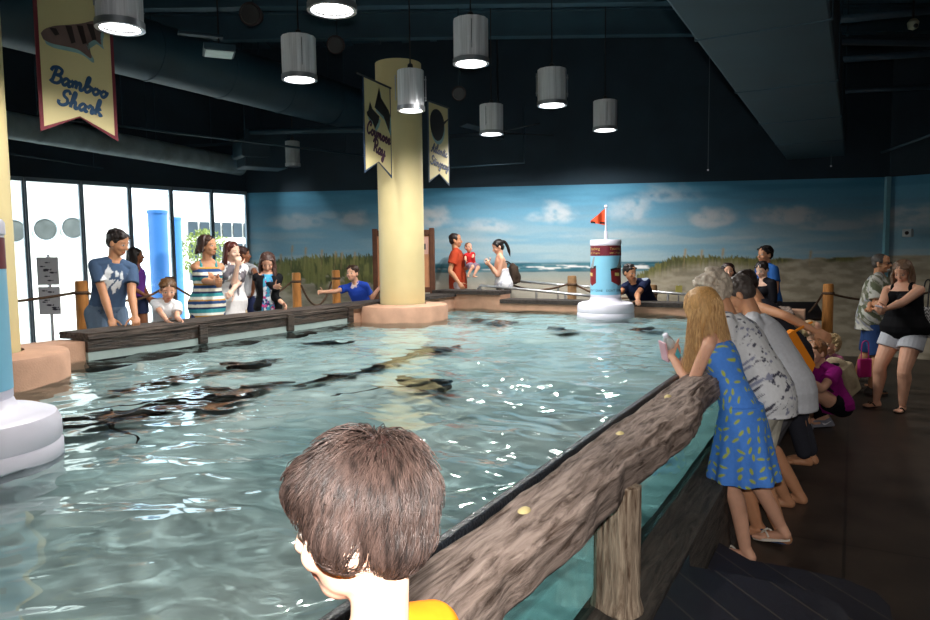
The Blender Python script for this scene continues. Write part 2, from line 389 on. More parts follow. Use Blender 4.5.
# ------------------------------------------------------------------ outside: bright terrace, white wall with portholes, blue columns, office block
out = -inn
def OW(s, d, z=0): q = WA + wd*s + out*d; return Vector((q.x, q.y, z))
og = B(); og.prism([tuple(OW(-14, .25)[:2]), tuple(OW(24, .25)[:2]), tuple(OW(24, 30)[:2]), tuple(OW(-14, 30)[:2])], .1, .2)
og.obj('ground_outside', mat('pale_concrete_outside', lin('#e6e2d6'), .8, var=.06, scale=1), kind='structure')
wwall = mat('white_exterior_paint', lin('#f2efe8'), .7, var=.03, scale=2)
t = thing('porthole_wall', 'white exterior wall pierced by round porthole windows outside the glazing', 'building', OW(6, 7, .2))
def outpt(px, py, d):
    """where the view ray through a pixel meets the vertical plane d beyond the window wall"""
    r = ray(px, py); n = Vector((out.x, out.y, 0)); k = ((WA+out*d).dot(out))/(r.x*out.x+r.y*out.y); q = r*k
    return Vector((q.x, q.y, q.z+CAMH))
def wallbox(bd, sa, sb, z0, z1, d, th=.25):
    p0, p1 = OW(sa, d), OW(sb, d); loc = t.location
    vwall(bd, Vector(p0[:2])-Vector(loc[:2]), Vector(p1[:2])-Vector(loc[:2]), z0-loc.z, z1-loc.z, th, -1)
def s_of(px, py, d): q = outpt(px, py, d); return (Vector((q.x, q.y))-WA).dot(wd), q.z
sR, _ = s_of(128, 230, 7); sL, _ = s_of(-60, 230, 7)
bb = B(); wallbox(bb, sR, sL+14, .2, 4.6, 7); bb.obj('wall_body', wwall, t)
ptg = mat('porthole_glass', lin('#565a58'), .7, var=.3, scale=4)
ptf = mat('porthole_rim', lin('#cfd8dc'), .4, var=.05)
for px, py in ((14, 231), (45.5, 229.5), (73, 228), (-22, 232), (-62, 233)):
    q = outpt(px, py, 6.95); loc = q - t.location
    rot = Vector((out.x, out.y, 0)).to_track_quat('Z', 'Y').to_matrix()
    g = B(); g.lathe([(.235, 0), (.235, .03)], n=28); r_ = B(); r_.lathe([(.24, .04), (.26, -.03), (.29, -.03), (.29, .04)], n=28, close=False)
    for bd, nm, mt, par in ((r_, 'porthole_rim', ptf, t), (g, 'porthole_glass', ptg, None)):
        bd.v = [tuple(rot @ Vector(v_) + loc) for v_ in bd.v]
        oo = bd.obj(nm, mt, par or rim)
        if nm == 'porthole_rim': rim = oo
bluec = mat('blue_painted_column', lin('#3f78bd'), .5, var=.04, scale=2)
for k, (px, w) in enumerate(((159.5, 15), (177, 9))):
    d = 3.0 + k*2.2; q = outpt(px, 260, d); sc = (Vector(q[:2])).length/F
    bd = B(); bd.lathe([(w*sc*.55, 0), (w*sc*.55, 2.55), (w*sc*.6, 2.55), (w*sc*.6, 2.62)], n=32)
    o = bd.obj('blue_column', bluec, smooth=True); o.location = (q.x, q.y, .2)
    tag(o, ('wide blue round column standing outside the windows', 'narrower blue round column outside, right of the wide one')[k], 'column', kind='thing')
t = thing('office_block', 'pale office building with rows of windows seen through the right windows', 'building', outpt(215, 262, 16).to_2d().to_3d())
s0, _ = s_of(186, 230, 16); s1, _ = s_of(262, 230, 16)
loc = t.location
bd = B(); p1, p0 = OW(s0, 16), OW(s1-3, 16); vwall(bd, Vector(p0[:2])-Vector(loc[:2]), Vector(p1[:2])-Vector(loc[:2]), .2, 4.5, 3, -1); bd.obj('wall_body', wwall, t)
gw = mat('office_window_glass', lin('#28343c'), .15, var=.25, scale=2)
for i in range(7):
    for z in (1.2, 2.1, 3.0):
        q = OW(s0 + (s1-s0)*(i+.5)/7, 15.9, z); bd = B()
        bd.box((0, 0, 0), (.06, abs(s1-s0)/7*.8, .62), rz=math.atan2(wd.y, wd.x)-PI/2); o = bd.obj('window_glazing', gw, t); o.location = q-loc

q = outpt(207, 285, 9); t = thing('outdoor_tree', 'small leafy tree standing outside before the office building', 'tree', (q.x, q.y, .2))
B().tube([(0, 0, 0), (.04, 0, .8), (0, .05, 1.5)], [.07, .05, .03], 8).obj('trunk', mat('grey_bark', lin('#5a4c40'), .9, var=.3), t, smooth='all')
lb = B(); rt_ = random.Random(2)
for i in range(900):
    a, r_, z_ = rt_.uniform(0, 2*PI), .85*rt_.random()**.5, rt_.uniform(-1, 1); s_ = math.sqrt(1-z_*z_)*r_; c_ = Vector((s_*math.cos(a), s_*math.sin(a), 1.75+.75*z_)); d1 = Vector((rt_.uniform(-1, 1), rt_.uniform(-1, 1), rt_.uniform(-1, 1))).normalized()*.07; d2 = d1.orthogonal().normalized()*.03
    lb.add([c_-d1, c_+d2, c_+d1, c_-d2], [(0, 1, 2, 3)])
lb.obj('leaves', mat('yellow_green_leaves', lin('#6f7a3a'), .7, var=.35, scale=5), t)['kind'] = 'stuff'
# ------------------------------------------------------------------ tank shell
floor_sand, nt, p = _nt('pale_tank_bottom'); N = nt.nodes; L = nt.links
tc = N.new('ShaderNodeTexCoord'); n = N.new('ShaderNodeTexNoise'); n.inputs['Scale'].default_value = 1.3; n.inputs['Detail'].default_value = 6
cr = N.new('ShaderNodeValToRGB'); e = cr.color_ramp.elements; e[0].position = .3; e[1].position = .7; e[0].color = lin('#9dbdc0')+(1,); e[1].color = lin('#cfe0df')+(1,)
L.new(tc.outputs['Object'], n.inputs[0]); L.new(n.outputs[0], cr.inputs[0]); L.new(cr.outputs[0], p.inputs['Base Color']); p.inputs['Roughness'].default_value = .8
BZ = .42
b = B(); b.prism(TP((UN, VL), (UB, VL), (UB, .06), (UN, .06)), .05, BZ); b.obj('floor_tank', floor_sand, kind='structure')
pool_wall = mat('pale_teal_tank_wall', lin('#86aca8'), .7, var=.12, scale=3)
def tbox(b, u0, u1, v0, v1, z0, z1): return b.prism(TP((u0, v0), (u1, v0), (u1, v1), (u0, v1)), z0, z1)
# left side: tan piers by the columns, dark wooden beam between
b = B(); tbox(b, 5.75, UB+.35, VL-.35, VL, .35, 1.12); b.obj('tan_ledge', tan); tag(bpy.data.objects['tan_ledge'], 'tan stucco tank wall running behind the middle column to the far corner', 'wall', kind='structure')
b = B(); tbox(b, UN, 2.15, VL-.35, VL, .35, 1.10); tag(b.obj('tan_ledge', tan), 'tan stucco tank wall beside the left column', 'wall', kind='structure')
t = thing('wooden_tank_rim', 'dark wooden rim beam along the left side of the touch tank', 'rim', T(2.15, VL-.15, .35), PI/2-TA); 
def rough_beam(name, m, parent, L_, prof, seed=0, amp=.012, seg=120, wob=(.0,), taper=None):
    """beam along local x with a hand-hewn, grained surface; prof = outline in (y, z)"""
    n = len(prof); V = []; Fc = []; rg = np.random.default_rng(seed)
    for i in range(seg+1):
        x = L_*i/seg
        for k, (y, z) in enumerate(prof):
            d = amp*(fbm(np.array([x*2.2+k*3.1]), np.array([k*1.7+seed]), 5, seed)[0]-.5)*2
            cy, cz = np.mean([q[0] for q in prof]), np.mean([q[1] for q in prof])
            r = math.hypot(y-cy, z-cz)+1e-6
            V.append((x, y+(y-cy)/r*d*1.6, z+(z-cz)/r*d))
    for i in range(seg):
        for k in range(n):
            k2 = (k+1) % n; Fc.append((i*n+k, i*n+k2, (i+1)*n+k2, (i+1)*n+k))
    Fc.append(tuple(range(n-1, -1, -1))); Fc.append(tuple(seg*n+k for k in range(n)))
    return B().add(V, Fc).obj(name, m, parent, smooth=True)
def rprof(y0, y1, z0, z1, n=6):
    P = []
    for (a, b_), (c, d) in (((y0, z0), (y1, z0)), ((y1, z0), (y1, z1)), ((y1, z1), (y0, z1)), ((y0, z1), (y0, z0))):
        for i in range(n): P.append((a+(c-a)*i/n, b_+(d-b_)*i/n))
    return P
LL = 3.62
rough_beam('cap', wood_mat('brown_cap_wood', lin('#2c2521'), lin('#5a4e46'), (1.6, 12, 12)), t, LL+.25, rprof(-.20, .22, .76, .82, 6), 3, .012)
rough_beam('front_board', darkwood, t, LL, rprof(-.19, -.13, .655, .765, 5), 4, .006)
B().box((LL/2, -.155, .62), (LL, .06, .075)).obj('pale_strip', mat('pale_grey_strip', lin('#93a09c'), .4, var=.1), t)
B().box((LL/2, -.13, .57), (LL, .08, .035)).obj('black_sill', black, t)
B().box((LL/2, .02, .3), (LL, .24, .9)).obj('core', darkwood, t)
for xx in (LL-.06, 1.2, 2.45): B().box((xx, -.17, .69), (.10, .10, .2), bev=.01).obj('post_end', darkwood, t)
# back rim: high part then low part with dark caps
b = B(); tbox(b, UB, UB+.35, VL, -4.0, .35, 1.16); tbox(b, UB, UB+.3, -4.0, .35, 0, 1.03); b.obj('wall_tank_back', tan, kind='structure')
capw = wood_mat('dark_cap_wood', lin('#241f1d'), lin('#4b433e'), (12, 1.6, 12))
b = B(); tbox(b, UB-.05, UB+.4, VL-.4, -4.0, 1.16, 1.22); tbox(b, UB-.04, UB+.36, -4.0, .0, 1.03, 1.09)
tag(b.obj('trim_2', capw), 'dark wooden cap on the far rim of the tank', 'rim', kind='structure')
b = B(); tbox(b, 5.6, 8.5, VL-.38, VL+.04, 1.12, 1.17); tag(b.obj('trim_3', capw), 'dark wooden cap on the tan ledge behind the middle column', 'rim', kind='structure')
# left tan pier front blocks
for (cu, cv), nm in (((1.18, -4.52), 'left'), ((6.49, -4.57), 'middle')):
    c = T(cu, cv) + Vector((.05 if nm == 'middle' else -.09, 0, 0))
    t = thing('round_column', {'left': 'cream round column at the left edge, carrying the shark banner', 'middle': 'tall cream round column in the middle of the room behind the tank'}[nm], 'column', (c.x, c.y, .3)); t['kind'] = 'thing'
    B().lathe([(.308, .1), (.308, 4.06 if nm == 'middle' else 5.3)], n=48).obj('shaft', cream, t, smooth=True)
    B().lathe([(.62, .05), (.62, .80), (.61, .83), (.33, .845)], n=48, close=False).obj('round_base', tan, t, smooth=True)

# ------------------------------------------------------------------ near side: driftwood log rim, acrylic panel, base cladding, post, black steps
LU0 = -1.2; LEN = UB-.06-LU0
t = thing('driftwood_log_rim', 'long weathered driftwood log capping the near side of the tank', 'rim', T(LU0, 0, .94), PI/2-TA)
# local x = along u, local y = -v
def log_mesh():
    seg, n = 420, 46; V = []; Fc = []
    for i in range(seg+1):
        x = LEN*i/seg
        wl = .225 + .03*math.sin(x*2.3+1) + .02*math.sin(x*5.1)
        for k in range(n):
            th = 2*PI*k/n; cx, cz = math.cos(th), math.sin(th)
            e = .45
            y = math.copysign(abs(cx)**e, cx); z = math.copysign(abs(cz)**e, cz)
            # grain: ridges that run along the log
            g = fbm(np.array([x*1.1+5]), np.array([k*.55]), 5, 3)[0]-.5
            g2 = fbm(np.array([x*5]), np.array([k*1.3]), 3, 8)[0]-.5
            r = 1 + .30*g*.6 + .08*g2
            edge = .035*(fbm(np.array([x*3.1]), np.array([0.]), 4, 21)[0]-.5)*2 if y < -.5 else 0
            V.append((x, -.03-wl/2 + y*wl/2*r + edge, .075 + z*.072*(1+.5*g+.15*g2) + (.012*g2)))
    for i in range(seg):
        for k in range(n):
            k2 = (k+1) % n; Fc.append((i*n+k, i*n+k2, (i+1)*n+k2, (i+1)*n+k))
    Fc.append(tuple(range(n-1, -1, -1))); Fc.append(tuple(seg*n+k for k in range(n)))
    return B().add(V, Fc)
log_mesh().obj('log', logwood, t, smooth='all')
B().box((LEN/2, .006, .08), (LEN, .034, .11), bev=.008).obj('wet_liner_edge', mat('wet_black_liner', (.012, .016, .022), .3, var=.6, scale=60, bump=.5, bscale=90), t)
for px, py in ((524, 508), (620, 432), (668, 395)):
    q = PZ(px, py, 1.10); rel = Vector(q[:2])-Vector(T(LU0, 0)[:2]); x_, y_ = rel.dot(TU), -rel.dot(TV)
    B().ell((x_, y_, .148), (.030, .018, .014), 14, 6).obj('wood_plug', mat('pale_yellow_wood_plug', lin('#d8c68c'), .7), t, smooth='all')
acr, nt, p = _nt('acrylic_panel'); N = nt.nodes; L = nt.links
tr = N.new('ShaderNodeBsdfTransparent'); tr.inputs[0].default_value = (.70, .90, .90, 1); gl = N.new('ShaderNodeBsdfGlossy'); gl.inputs['Roughness'].default_value = .03; gl.inputs[0].default_value = (.8, .8, .8, 1)
lw_ = N.new('ShaderNodeLayerWeight'); lw_.inputs[0].default_value = .5; pw = N.new('ShaderNodeMath'); pw.operation = 'POWER'; pw.inputs[1].default_value = 4; L.new(lw_.outputs['Facing'], pw.inputs[0]); fr = N.new('ShaderNodeMath'); fr.operation = 'MULTIPLY_ADD'; fr.inputs[1].default_value = .5; fr.inputs[2].default_value = .03; L.new(pw.outputs[0], fr.inputs[0]); mxs = N.new('ShaderNodeMixShader'); L.new(fr.outputs[0], mxs.inputs[0]); L.new(tr.outputs[0], mxs.inputs[1]); L.new(gl.outputs[0], mxs.inputs[2]); L.new(mxs.outputs[0], N['Material Output'].inputs['Surface'])
b = B(); tbox(b, LU0, UB, .085, .105, .50, .945); tag(b.obj('acrylic_panel', acr), 'clear acrylic viewing panel under the driftwood log', 'panel')
b = B(); tbox(b, UN, UB+.3, .06, .30, 0, .44); b.prism(TP((UN, .075), (UB+.3, .075), (UB+.3, .30), (UN, .30)), .44, .5)
b2 = rough_beam('wood_base', basewood, None, UB+.3-UN, rprof(-.30, -.06, 0, .5, 6), 9, .012, 200); b2.location = T(UN, 0); b2.rotation_euler = (0, 0, PI/2-TA)
tag(b2, 'dark grey timber base wall below the acrylic panel', 'base wall', kind='structure')
# upright post
c0 = PY(613.5, 612, 2.45)
t = thing('driftwood_post', 'upright weathered timber post propping the driftwood log', 'post', (c0.x+.02, c0.y+.02, .5), PI/2-TA-.35)
V = []; Fc = []; n = 40; seg = 60
for i in range(seg+1):
    z = .47*i/seg
    for k in range(n):
        th = 2*PI*k/n; x = math.copysign(abs(math.cos(th))**.4, math.cos(th)); y = math.copysign(abs(math.sin(th))**.4, math.sin(th))
        g = fbm(np.array([k*.6]), np.array([z*1.5+3]), 5, 4)[0]-.5
        fl = .012*max(0, 1-z/.06)
        V.append((x*(.05+fl)*(1+.35*g), y*(.078+fl)*(1+.3*g), z))
for i in range(seg):
    for k in range(n): k2 = (k+1) % n; Fc.append((i*n+k, i*n+k2, (i+1)*n+k2, (i+1)*n+k))
Fc.append(tuple(range(n-1, -1, -1))); Fc.append(tuple(seg*n+k for k in range(n)))
tag(B().add(V, Fc).obj('timber', postgrey, t, smooth='all'))
# steps
blackboard, nt, p = _nt('black_step_boards'); N = nt.nodes; L = nt.links
tc = N.new('ShaderNodeTexCoord'); mp = N.new('ShaderNodeMapping'); mp.inputs['Rotation'].default_value = (0, 0, math.radians(-14)); L.new(tc.outputs['Object'], mp.inputs[0])
br = N.new('ShaderNodeTexBrick'); br.offset = 0; br.inputs['Scale'].default_value = 1; br.inputs['Brick Width'].default_value = .15; br.inputs['Row Height'].default_value = 4; br.inputs['Mortar Size'].default_value = .004
br.inputs['Color1'].default_value = (.010, .010, .016, 1); br.inputs['Color2'].default_value = (.016, .015, .022, 1); br.inputs['Mortar'].default_value = (.05, .042, .035, 1)
L.new(mp.outputs[0], br.inputs[0]); L.new(br.outputs[0], p.inputs['Base Color']); p.inputs['Roughness'].default_value = .55
n_ = N.new('ShaderNodeTexNoise'); n_.inputs['Scale'].default_value = 14; bp = N.new('ShaderNodeBump'); bp.inputs['Strength'].default_value = .25; L.new(n_.outputs[0], bp.inputs['Height']); L.new(bp.outputs[0], p.inputs['Normal'])
def step_poly(pts, z):
    return [tuple(PZ(px, py, z)[:2]) for px, py in pts]
A_ = T(1.55, .31); B_ = T(-3, .31)
up = [tuple(B_[:2]), tuple(A_[:2])] + step_poly(((690, 566), (750, 577), (815, 592), (842, 606), (852, 625)), .5) + [(1.35, 1.6), (1.3, -1.4)]
lo = [tuple(B_[:2]), tuple(T(2.35, .31)[:2])] + step_poly(((750, 560), (800, 569), (845, 579), (876, 592), (890, 606), (895, 640)), .25) + [(1.75, 1.5), (1.7, -1.4)]
t = thing('viewing_step', 'low black two-tier viewing step with board seams, beside the tank', 'step', (0, 0, 0))
B().prism(lo, 0, .25).obj('lower_tread', blackboard, t); B().prism(up, .25, .5).obj('upper_tread', blackboard, t)

# ------------------------------------------------------------------ raised walkway left and behind the tank
b = B(); b.prism(TP((UN, VL-.35), (UB+.35, VL-.35), (UB+.35, -2.6), (UB+3.2, -2.6), (UB+4.6, -8.6), (UB-2, -8.4), (UN, -9.0)), .0, .35)
tag(b.obj('floor_walkway', deckwood), kind='structure')
b = B(); P4 = TP((UB+.35, -2.6), (UB+2.7, -2.6), (UB+1.6, 1.2), (UB+.35, 1.2))
b.add([(x, y, 0) for x, y in P4]+[(P4[0][0], P4[0][1], .35), (P4[1][0], P4[1][1], .35), (P4[2][0], P4[2][1], .02), (P4[3][0], P4[3][1], .02)], [(3, 2, 1, 0), (4, 5, 6, 7), (0, 1, 5, 4), (1, 2, 6, 5), (2, 3, 7, 6), (3, 0, 4, 7)])
tag(b.obj('floor_ramp', deckwood), kind='structure')

# ------------------------------------------------------------------ water surface: a real rippled mesh
def water():
    st = .022; us = np.arange(UN, UB+.001, st); vsn = np.arange(VL, .086, st); vsn[-1] = .084
    Uu, Vv = np.meshgrid(us, vsn, indexing='ij')
    X = TO.x+TU.x*Uu+TV.x*Vv; Y = TO.y+TU.y*Uu+TV.y*Vv
    Z = np.zeros_like(X); rg = np.random.default_rng(5)
    wx = X + .12*np.sin(Y*1.7+.5) + .05*np.sin(X*3.1); wy = Y + .14*np.sin(X*1.3) + .05*np.sin(Y*2.6+X*1.2)
    for i in range(72):
        lam = float(np.exp(rg.uniform(math.log(.11), math.log(.85)))); th = rg.normal(math.radians(78), .55); k = 2*PI/lam
        a = .0066*lam**.95*rg.uniform(.5, 1.1)*.55
        Z += a*np.sin(k*(wx*math.cos(th)+wy*math.sin(th)) + rg.uniform(0, 6.28))
    amp = .6+.8*fbm(X*.8, Y*.8, 3, 2); Z *= amp
    me = bpy.data.meshes.new('water'); n0, n1 = X.shape; idx = np.arange(n0*n1).reshape(n0, n1)
    fc = np.stack([idx[:-1, :-1], idx[:-1, 1:], idx[1:, 1:], idx[1:, :-1]], -1).reshape(-1, 4)
    V = np.stack([X, Y, Z+WZ], -1).reshape(-1, 3)
    me.from_pydata(V.tolist(), [], fc.tolist()); me.update()
    if me.polygons[0].normal.z < 0: me.flip_normals()
    me.polygons.foreach_set('use_smooth', [True]*len(me.polygons))
    m, nt, p = _nt('clear_water'); N = nt.nodes; L = nt.links
    g = N.new('ShaderNodeBsdfGlass'); g.inputs['IOR'].default_value = 1.33; g.inputs['Roughness'].default_value = 0; g.inputs[0].default_value = (.93, .985, .98, 1)
    L.new(g.outputs[0], N['Material Output'].inputs['Surface'])
    me.materials.append(m); o = bpy.data.objects.new('water', me); COL.objects.link(o); o['kind'] = 'structure'
    o.cycles.is_caustics_caster = True
    return o
water()
bpy.data.objects['floor_tank'].cycles.is_caustics_receiver = True
# ------------------------------------------------------------------ pendant lamps
lampglow, nt, p = _nt('lamp_glow'); p.inputs['Emission Color'].default_value = (1, .98, .95, 1); p.inputs['Emission Strength'].default_value = 9
reflm = mat('polished_reflector', (.9, .9, .92), .15, 1, var=.03)
LAMPP = 235
def pendant(px, pyb, w, label, on=True, dia=.36, z=None, energy=None):
    d = dia*F/w
    q = PY(px, pyb, d); zb = q.z - .01
    t = thing('pendant_lamp', label, 'pendant lamp', (q.x, q.y, zb), random.uniform(0, 3), None if not on else 'cylindrical pendant lamps over the tank')
    r = dia/2; h = .43 if on else .40
    n = 24; prof = [(r, .0), (r, h)]
    hb = B(); V = []; Fc = []
    for z_ in (0, h):
        for k in range(48): rr = r*(1.0 if (k//2) % 2 else .975); V.append((rr*math.cos(2*PI*k/48), rr*math.sin(2*PI*k/48), z_))
    for k in range(48): k2 = (k+1) % 48; Fc.append((k, k2, 48+k2, 48+k))
    Fc.append(tuple(range(48, 96))); hb.add(V, Fc)
    hb.obj('housing', steel if on else mat('grey_lamp_paint', lin('#8d9396'), .5), t)
    B().lathe([(r+.008, -.012), (r+.008, .035), (r-.004, .035), (r-.02, -.012), (r+.008, -.012)], n=40, close=False).obj('rim', greymetal, t, smooth=True)
    if on:
        B().lathe([(r-.012, .0), (r*.62, .13), (.03, .16)], n=32, close=False).obj('reflector', reflm, t, smooth=True)
        B().lathe([(.0, .012), (r-.022, .012), (r-.022, .018), (0, .018)], n=32, close=False).obj('lens', lampglow, t)
    for s_ in (0, PI):
        bb = B(); x = (r+.022)*math.cos(s_)
        bb.tube([(x, 0, .1), (x, 0, .38)], .006, 6); bb.tube([(x*.92, 0, .14), (x*1.05, 0, .14)], .006, 6); bb.tube([(x*.92, 0, .34), (x*1.05, 0, .34)], .006, 6)
        if on: bb.obj('side_bracket', greymetal, t)
    B().lathe([(.035, h), (.03, h+.07), (.008, h+.09)], n=12).obj('cap', black, t)
    B().tube([(0, 0, h+.08), (0, 0, CZ-zb)], .008, 6).obj('cord', black, t)
    if on:
        l = light('SPOT', 'lamp_light', (0, 0, -.02), energy or LAMPP, (1, .97, .93), spot_size=math.radians(156), spot_blend=.55, shadow_soft_size=.06)
        l.parent = t; l.data.cycles.is_caustics_light = True
    return t
pendant(120, 26, 43, 'silver cylinder pendant lamp in front of the bamboo shark banner', dia=.30, energy=110)
pendant(332, 8, 46, 'silver pendant lamp cut by the top edge of the photo, above the wide duct')
pendant(299.5, 78, 33, 'silver pendant lamp hanging left of the middle column')
pendant(411, 109, 26, 'silver pendant lamp hanging just in front of the middle column', dia=.30, energy=70)
pendant(471, 62, 34, 'large silver pendant lamp hanging right of the middle column')
pendant(491.5, 133, 23, 'small silver pendant lamp in front of the ceiling fan')
pendant(552, 104, 28, 'silver pendant lamp between the fan and the orange flag')
pendant(605, 129, 23, 'rightmost silver pendant lamp, above the far buoy')
pendant(293, 165, 14, 'unlit small grey cylinder lamp under the wide duct', on=False, dia=.24)

# ------------------------------------------------------------------ script lettering made of strokes
GL = {
'B': (1.55, [[(.35, .1), (.45, 1.2), (.5, 2.0)], [(-.1, 1.5), (.1, 2.0), (.7, 2.2), (1.25, 1.9), (1.15, 1.3), (.6, 1.1), (1.2, 1.05), (1.45, .6), (1.1, .05), (.5, 0), (.05, .25)]]),
'S': (1.5, [[(1.35, 1.7), (1.0, 2.15), (.5, 1.9), (.55, 1.35), (1.1, .95), (1.15, .35), (.6, 0), (.1, .2), (.05, .6)]]),
'C': (1.4, [[(1.25, 1.6), (1.1, 2.1), (.7, 2.1), (.2, 1.3), (.25, .4), (.75, 0), (1.3, .4)], [(1.25, 1.6), (.9, 1.5)]]),
'R': (1.6, [[(.35, .05), (.45, 1.2), (.5, 2.0)], [(-.1, 1.5), (.1, 2.0), (.7, 2.2), (1.25, 1.8), (1.1, 1.2), (.55, 1.05), (1.0, .6), (1.2, .1), (1.55, .2)]]),
'A': (1.6, [[(0, .2), (.3, 0), (.7, 1.0), (1.15, 2.1), (1.15, .4), (1.3, 0), (1.6, .25)], [(.3, .85), (1.3, .85)]]),
'a': (1.25, [[(.9, .8), (.5, 1), (.12, .5), (.4, 0), (.85, .45), (.92, .98), (.92, .25), (1.1, 0), (1.3, .25)]]),
'm': (1.75, [[(0, .6), (.2, .98), (.25, 0)], [(.25, .5), (.5, .98), (.72, .8), (.75, 0)], [(.75, .5), (1.02, .98), (1.25, .8), (1.28, .2), (1.45, 0), (1.75, .25)]]),
'n': (1.25, [[(0, .6), (.2, .98), (.25, 0)], [(.25, .5), (.5, .98), (.75, .8), (.78, .2), (.95, 0), (1.25, .25)]]),
'b': (1.2, [[(0, .3), (.45, 1.3), (.5, 2.1), (.22, 2.0), (.2, .5), (.5, 0), (.95, .45), (.7, .98), (.35, .7)], [(.8, .9), (1.2, .75)]]),
'h': (1.25, [[(0, .3), (.45, 1.3), (.5, 2.1), (.25, 2.0), (.22, 0)], [(.22, .5), (.5, .98), (.75, .8), (.78, .2), (.95, 0), (1.25, .25)]]),
'k': (1.2, [[(0, .3), (.45, 1.3), (.5, 2.1), (.25, 2.0), (.22, 0)], [(.85, .98), (.35, .55), (.8, .3), (.9, 0), (1.2, .2)]]),
'o': (1.15, [[(.5, 1), (.12, .5), (.5, 0), (.92, .5), (.5, 1), (.75, .8), (1.15, .75)]]),
'r': (.95, [[(0, .5), (.25, 1.05), (.4, .85), (.65, .85), (.55, .2), (.7, 0), (.95, .25)]]),
'w': (1.5, [[(0, .7), (.15, .98), (.2, .2), (.45, 0), (.7, .3), (.72, .95), (.72, .3), (1.0, 0), (1.25, .5), (1.15, .98), (1.5, .8)]]),
's': (.95, [[(0, .2), (.45, 1.05), (.6, .75), (.75, .3), (.5, 0), (.15, .15)], [(.6, .05), (.95, .25)]]),
'e': (1.0, [[(0, .25), (.6, .6), (.6, .95), (.35, .98), (.15, .5), (.4, 0), (1.0, .3)]]),
'y': (1.2, [[(0, .7), (.15, .98), (.2, .3), (.5, .05), (.82, .5)], [(.85, .98), (.85, -.2), (.6, -.9), (.25, -.7), (.6, -.15), (1.2, .3)]]),
't': (.8, [[(0, .3), (.4, 1.2), (.42, 1.7)], [(.38, 1.5), (.32, .3), (.5, 0), (.8, .3)], [(.05, 1.1), (.75, 1.1)]]),
'l': (.75, [[(0, .3), (.45, 1.4), (.5, 2.1), (.28, 2.0), (.25, .3), (.45, 0), (.75, .3)]]),
'i': (.6, [[(0, .5), (.2, .98), (.22, .2), (.38, 0), (.6, .3)], [(.25, 1.4), (.3, 1.5)]]),
'c': (.95, [[(.75, .8), (.5, 1), (.15, .5), (.4, 0), (.95, .3)]]),
'g': (1.2, [[(.85, .8), (.5, 1), (.12, .5), (.4, .05), (.82, .5), (.88, .98), (.85, -.3), (.55, -.9), (.2, -.65), (.6, -.15), (1.2, .3)]]),
}
def catmull(P, n=6):
    if len(P) < 3: return P
    Q = [P[0]]+list(P)+[P[-1]]; o = []
    for i in range(1, len(Q)-2):
        for k in range(n):
            t = k/n; o.append(tuple(.5*((2*b_)+(-a+c)*t+(2*a-5*b_+4*c-d)*t*t+(-a+3*b_-3*c+d)*t**3) for a, b_, c, d in zip(Q[i-1], Q[i], Q[i+1], Q[i+2])))
    o.append(tuple(P[-1])); return o
def script_text(b, s, cx, z, size, y, wgt=.22, slant=.18, rot=0, dep=.006):
    W = sum(GL[c][0] for c in s)*size; x = -W/2
    for k, c in enumerate(s):
        for st in GL[c][1]:
            pts = catmull(st)
            P = [(x+(p_[0]+slant*p_[1])*size, p_[1]*size) for p_ in pts]
            P = [(cx+a*math.cos(rot)-e*math.sin(rot), y-.0008*(k % 2), z+a*math.sin(rot)+e*math.cos(rot)) for a, e in P]
            b.tube(P, wgt*size, 6)
        x += GL[c][0]*size
    return b
def banner(corner_l, corner_r, z0, z1, lines, label, edge, tcol, art, notch=.16):
    a, c = Vector(corner_l), Vector(corner_r); d = c-a; W = d.length; H_ = z1-z0
    t = thing('hanging_banner', label, 'banner', (a.x, a.y, z0), math.atan2(d.y, d.x), 'species banners hanging by the columns')
    sheet = B(); 
    def outline(m):  # in x,z
        k = notch/(W/2)
        return [(m, m*1.5), (W/2, notch+m*.3), (W-m, m*1.5), (W-m, H_-m), (m, H_-m)]
    def slab(bd, o_, y0, y1):
        V = [(x, y0, z) for x, z in o_]+[(x, y1, z) for x, z in o_]; n = len(o_)
        return bd.add(V, [(0, 1, 4), (1, 3, 4), (1, 2, 3), (n+4, n+1, n), (n+4, n+3, n+1), (n+3, n+2, n+1)] + [(i, n+i, n+(i+1) % n, (i+1) % n) for i in range(n)])
    slab(sheet, outline(0), -.004, .004).obj('border', mat('banner_edge_'+edge[0], lin(edge[1]), .7, var=.05), t)
    slab(B(), outline(.028), -.006, .006).obj('sheet', mat('banner_cream_vinyl', lin('#c8b988'), .7, var=.05, scale=2), t)
    tb = B()
    for s_, zz, size, rot in lines: script_text(tb, s_, W*.5, zz, size, -.010, rot=rot)
    tb.v = [(x_, -.010+(y_+.010)*.25, z_) for x_, y_, z_ in tb.v]; tb.obj('lettering', mat('lettering_'+edge[0], lin(tcol), .6, var=.05), t)
    art(t, W)
    B().tube([(-.14 if W > .6 else -.05, 0, H_-.01), (W+.02, 0, H_-.01)], .012, 8).obj('top_rod', black, t)
    return t
sharkm = mat('printed_brown_fish', lin('#6a5550'), .6, var=.2, scale=8); sharkd = mat('printed_dark_stripe', lin('#2b211f'), .6); rayd = mat('printed_black_ray', lin('#1b1b20'), .6, var=.3); printshadow = mat('printed_teal_backing', lin('#7fa0a0'), .7)
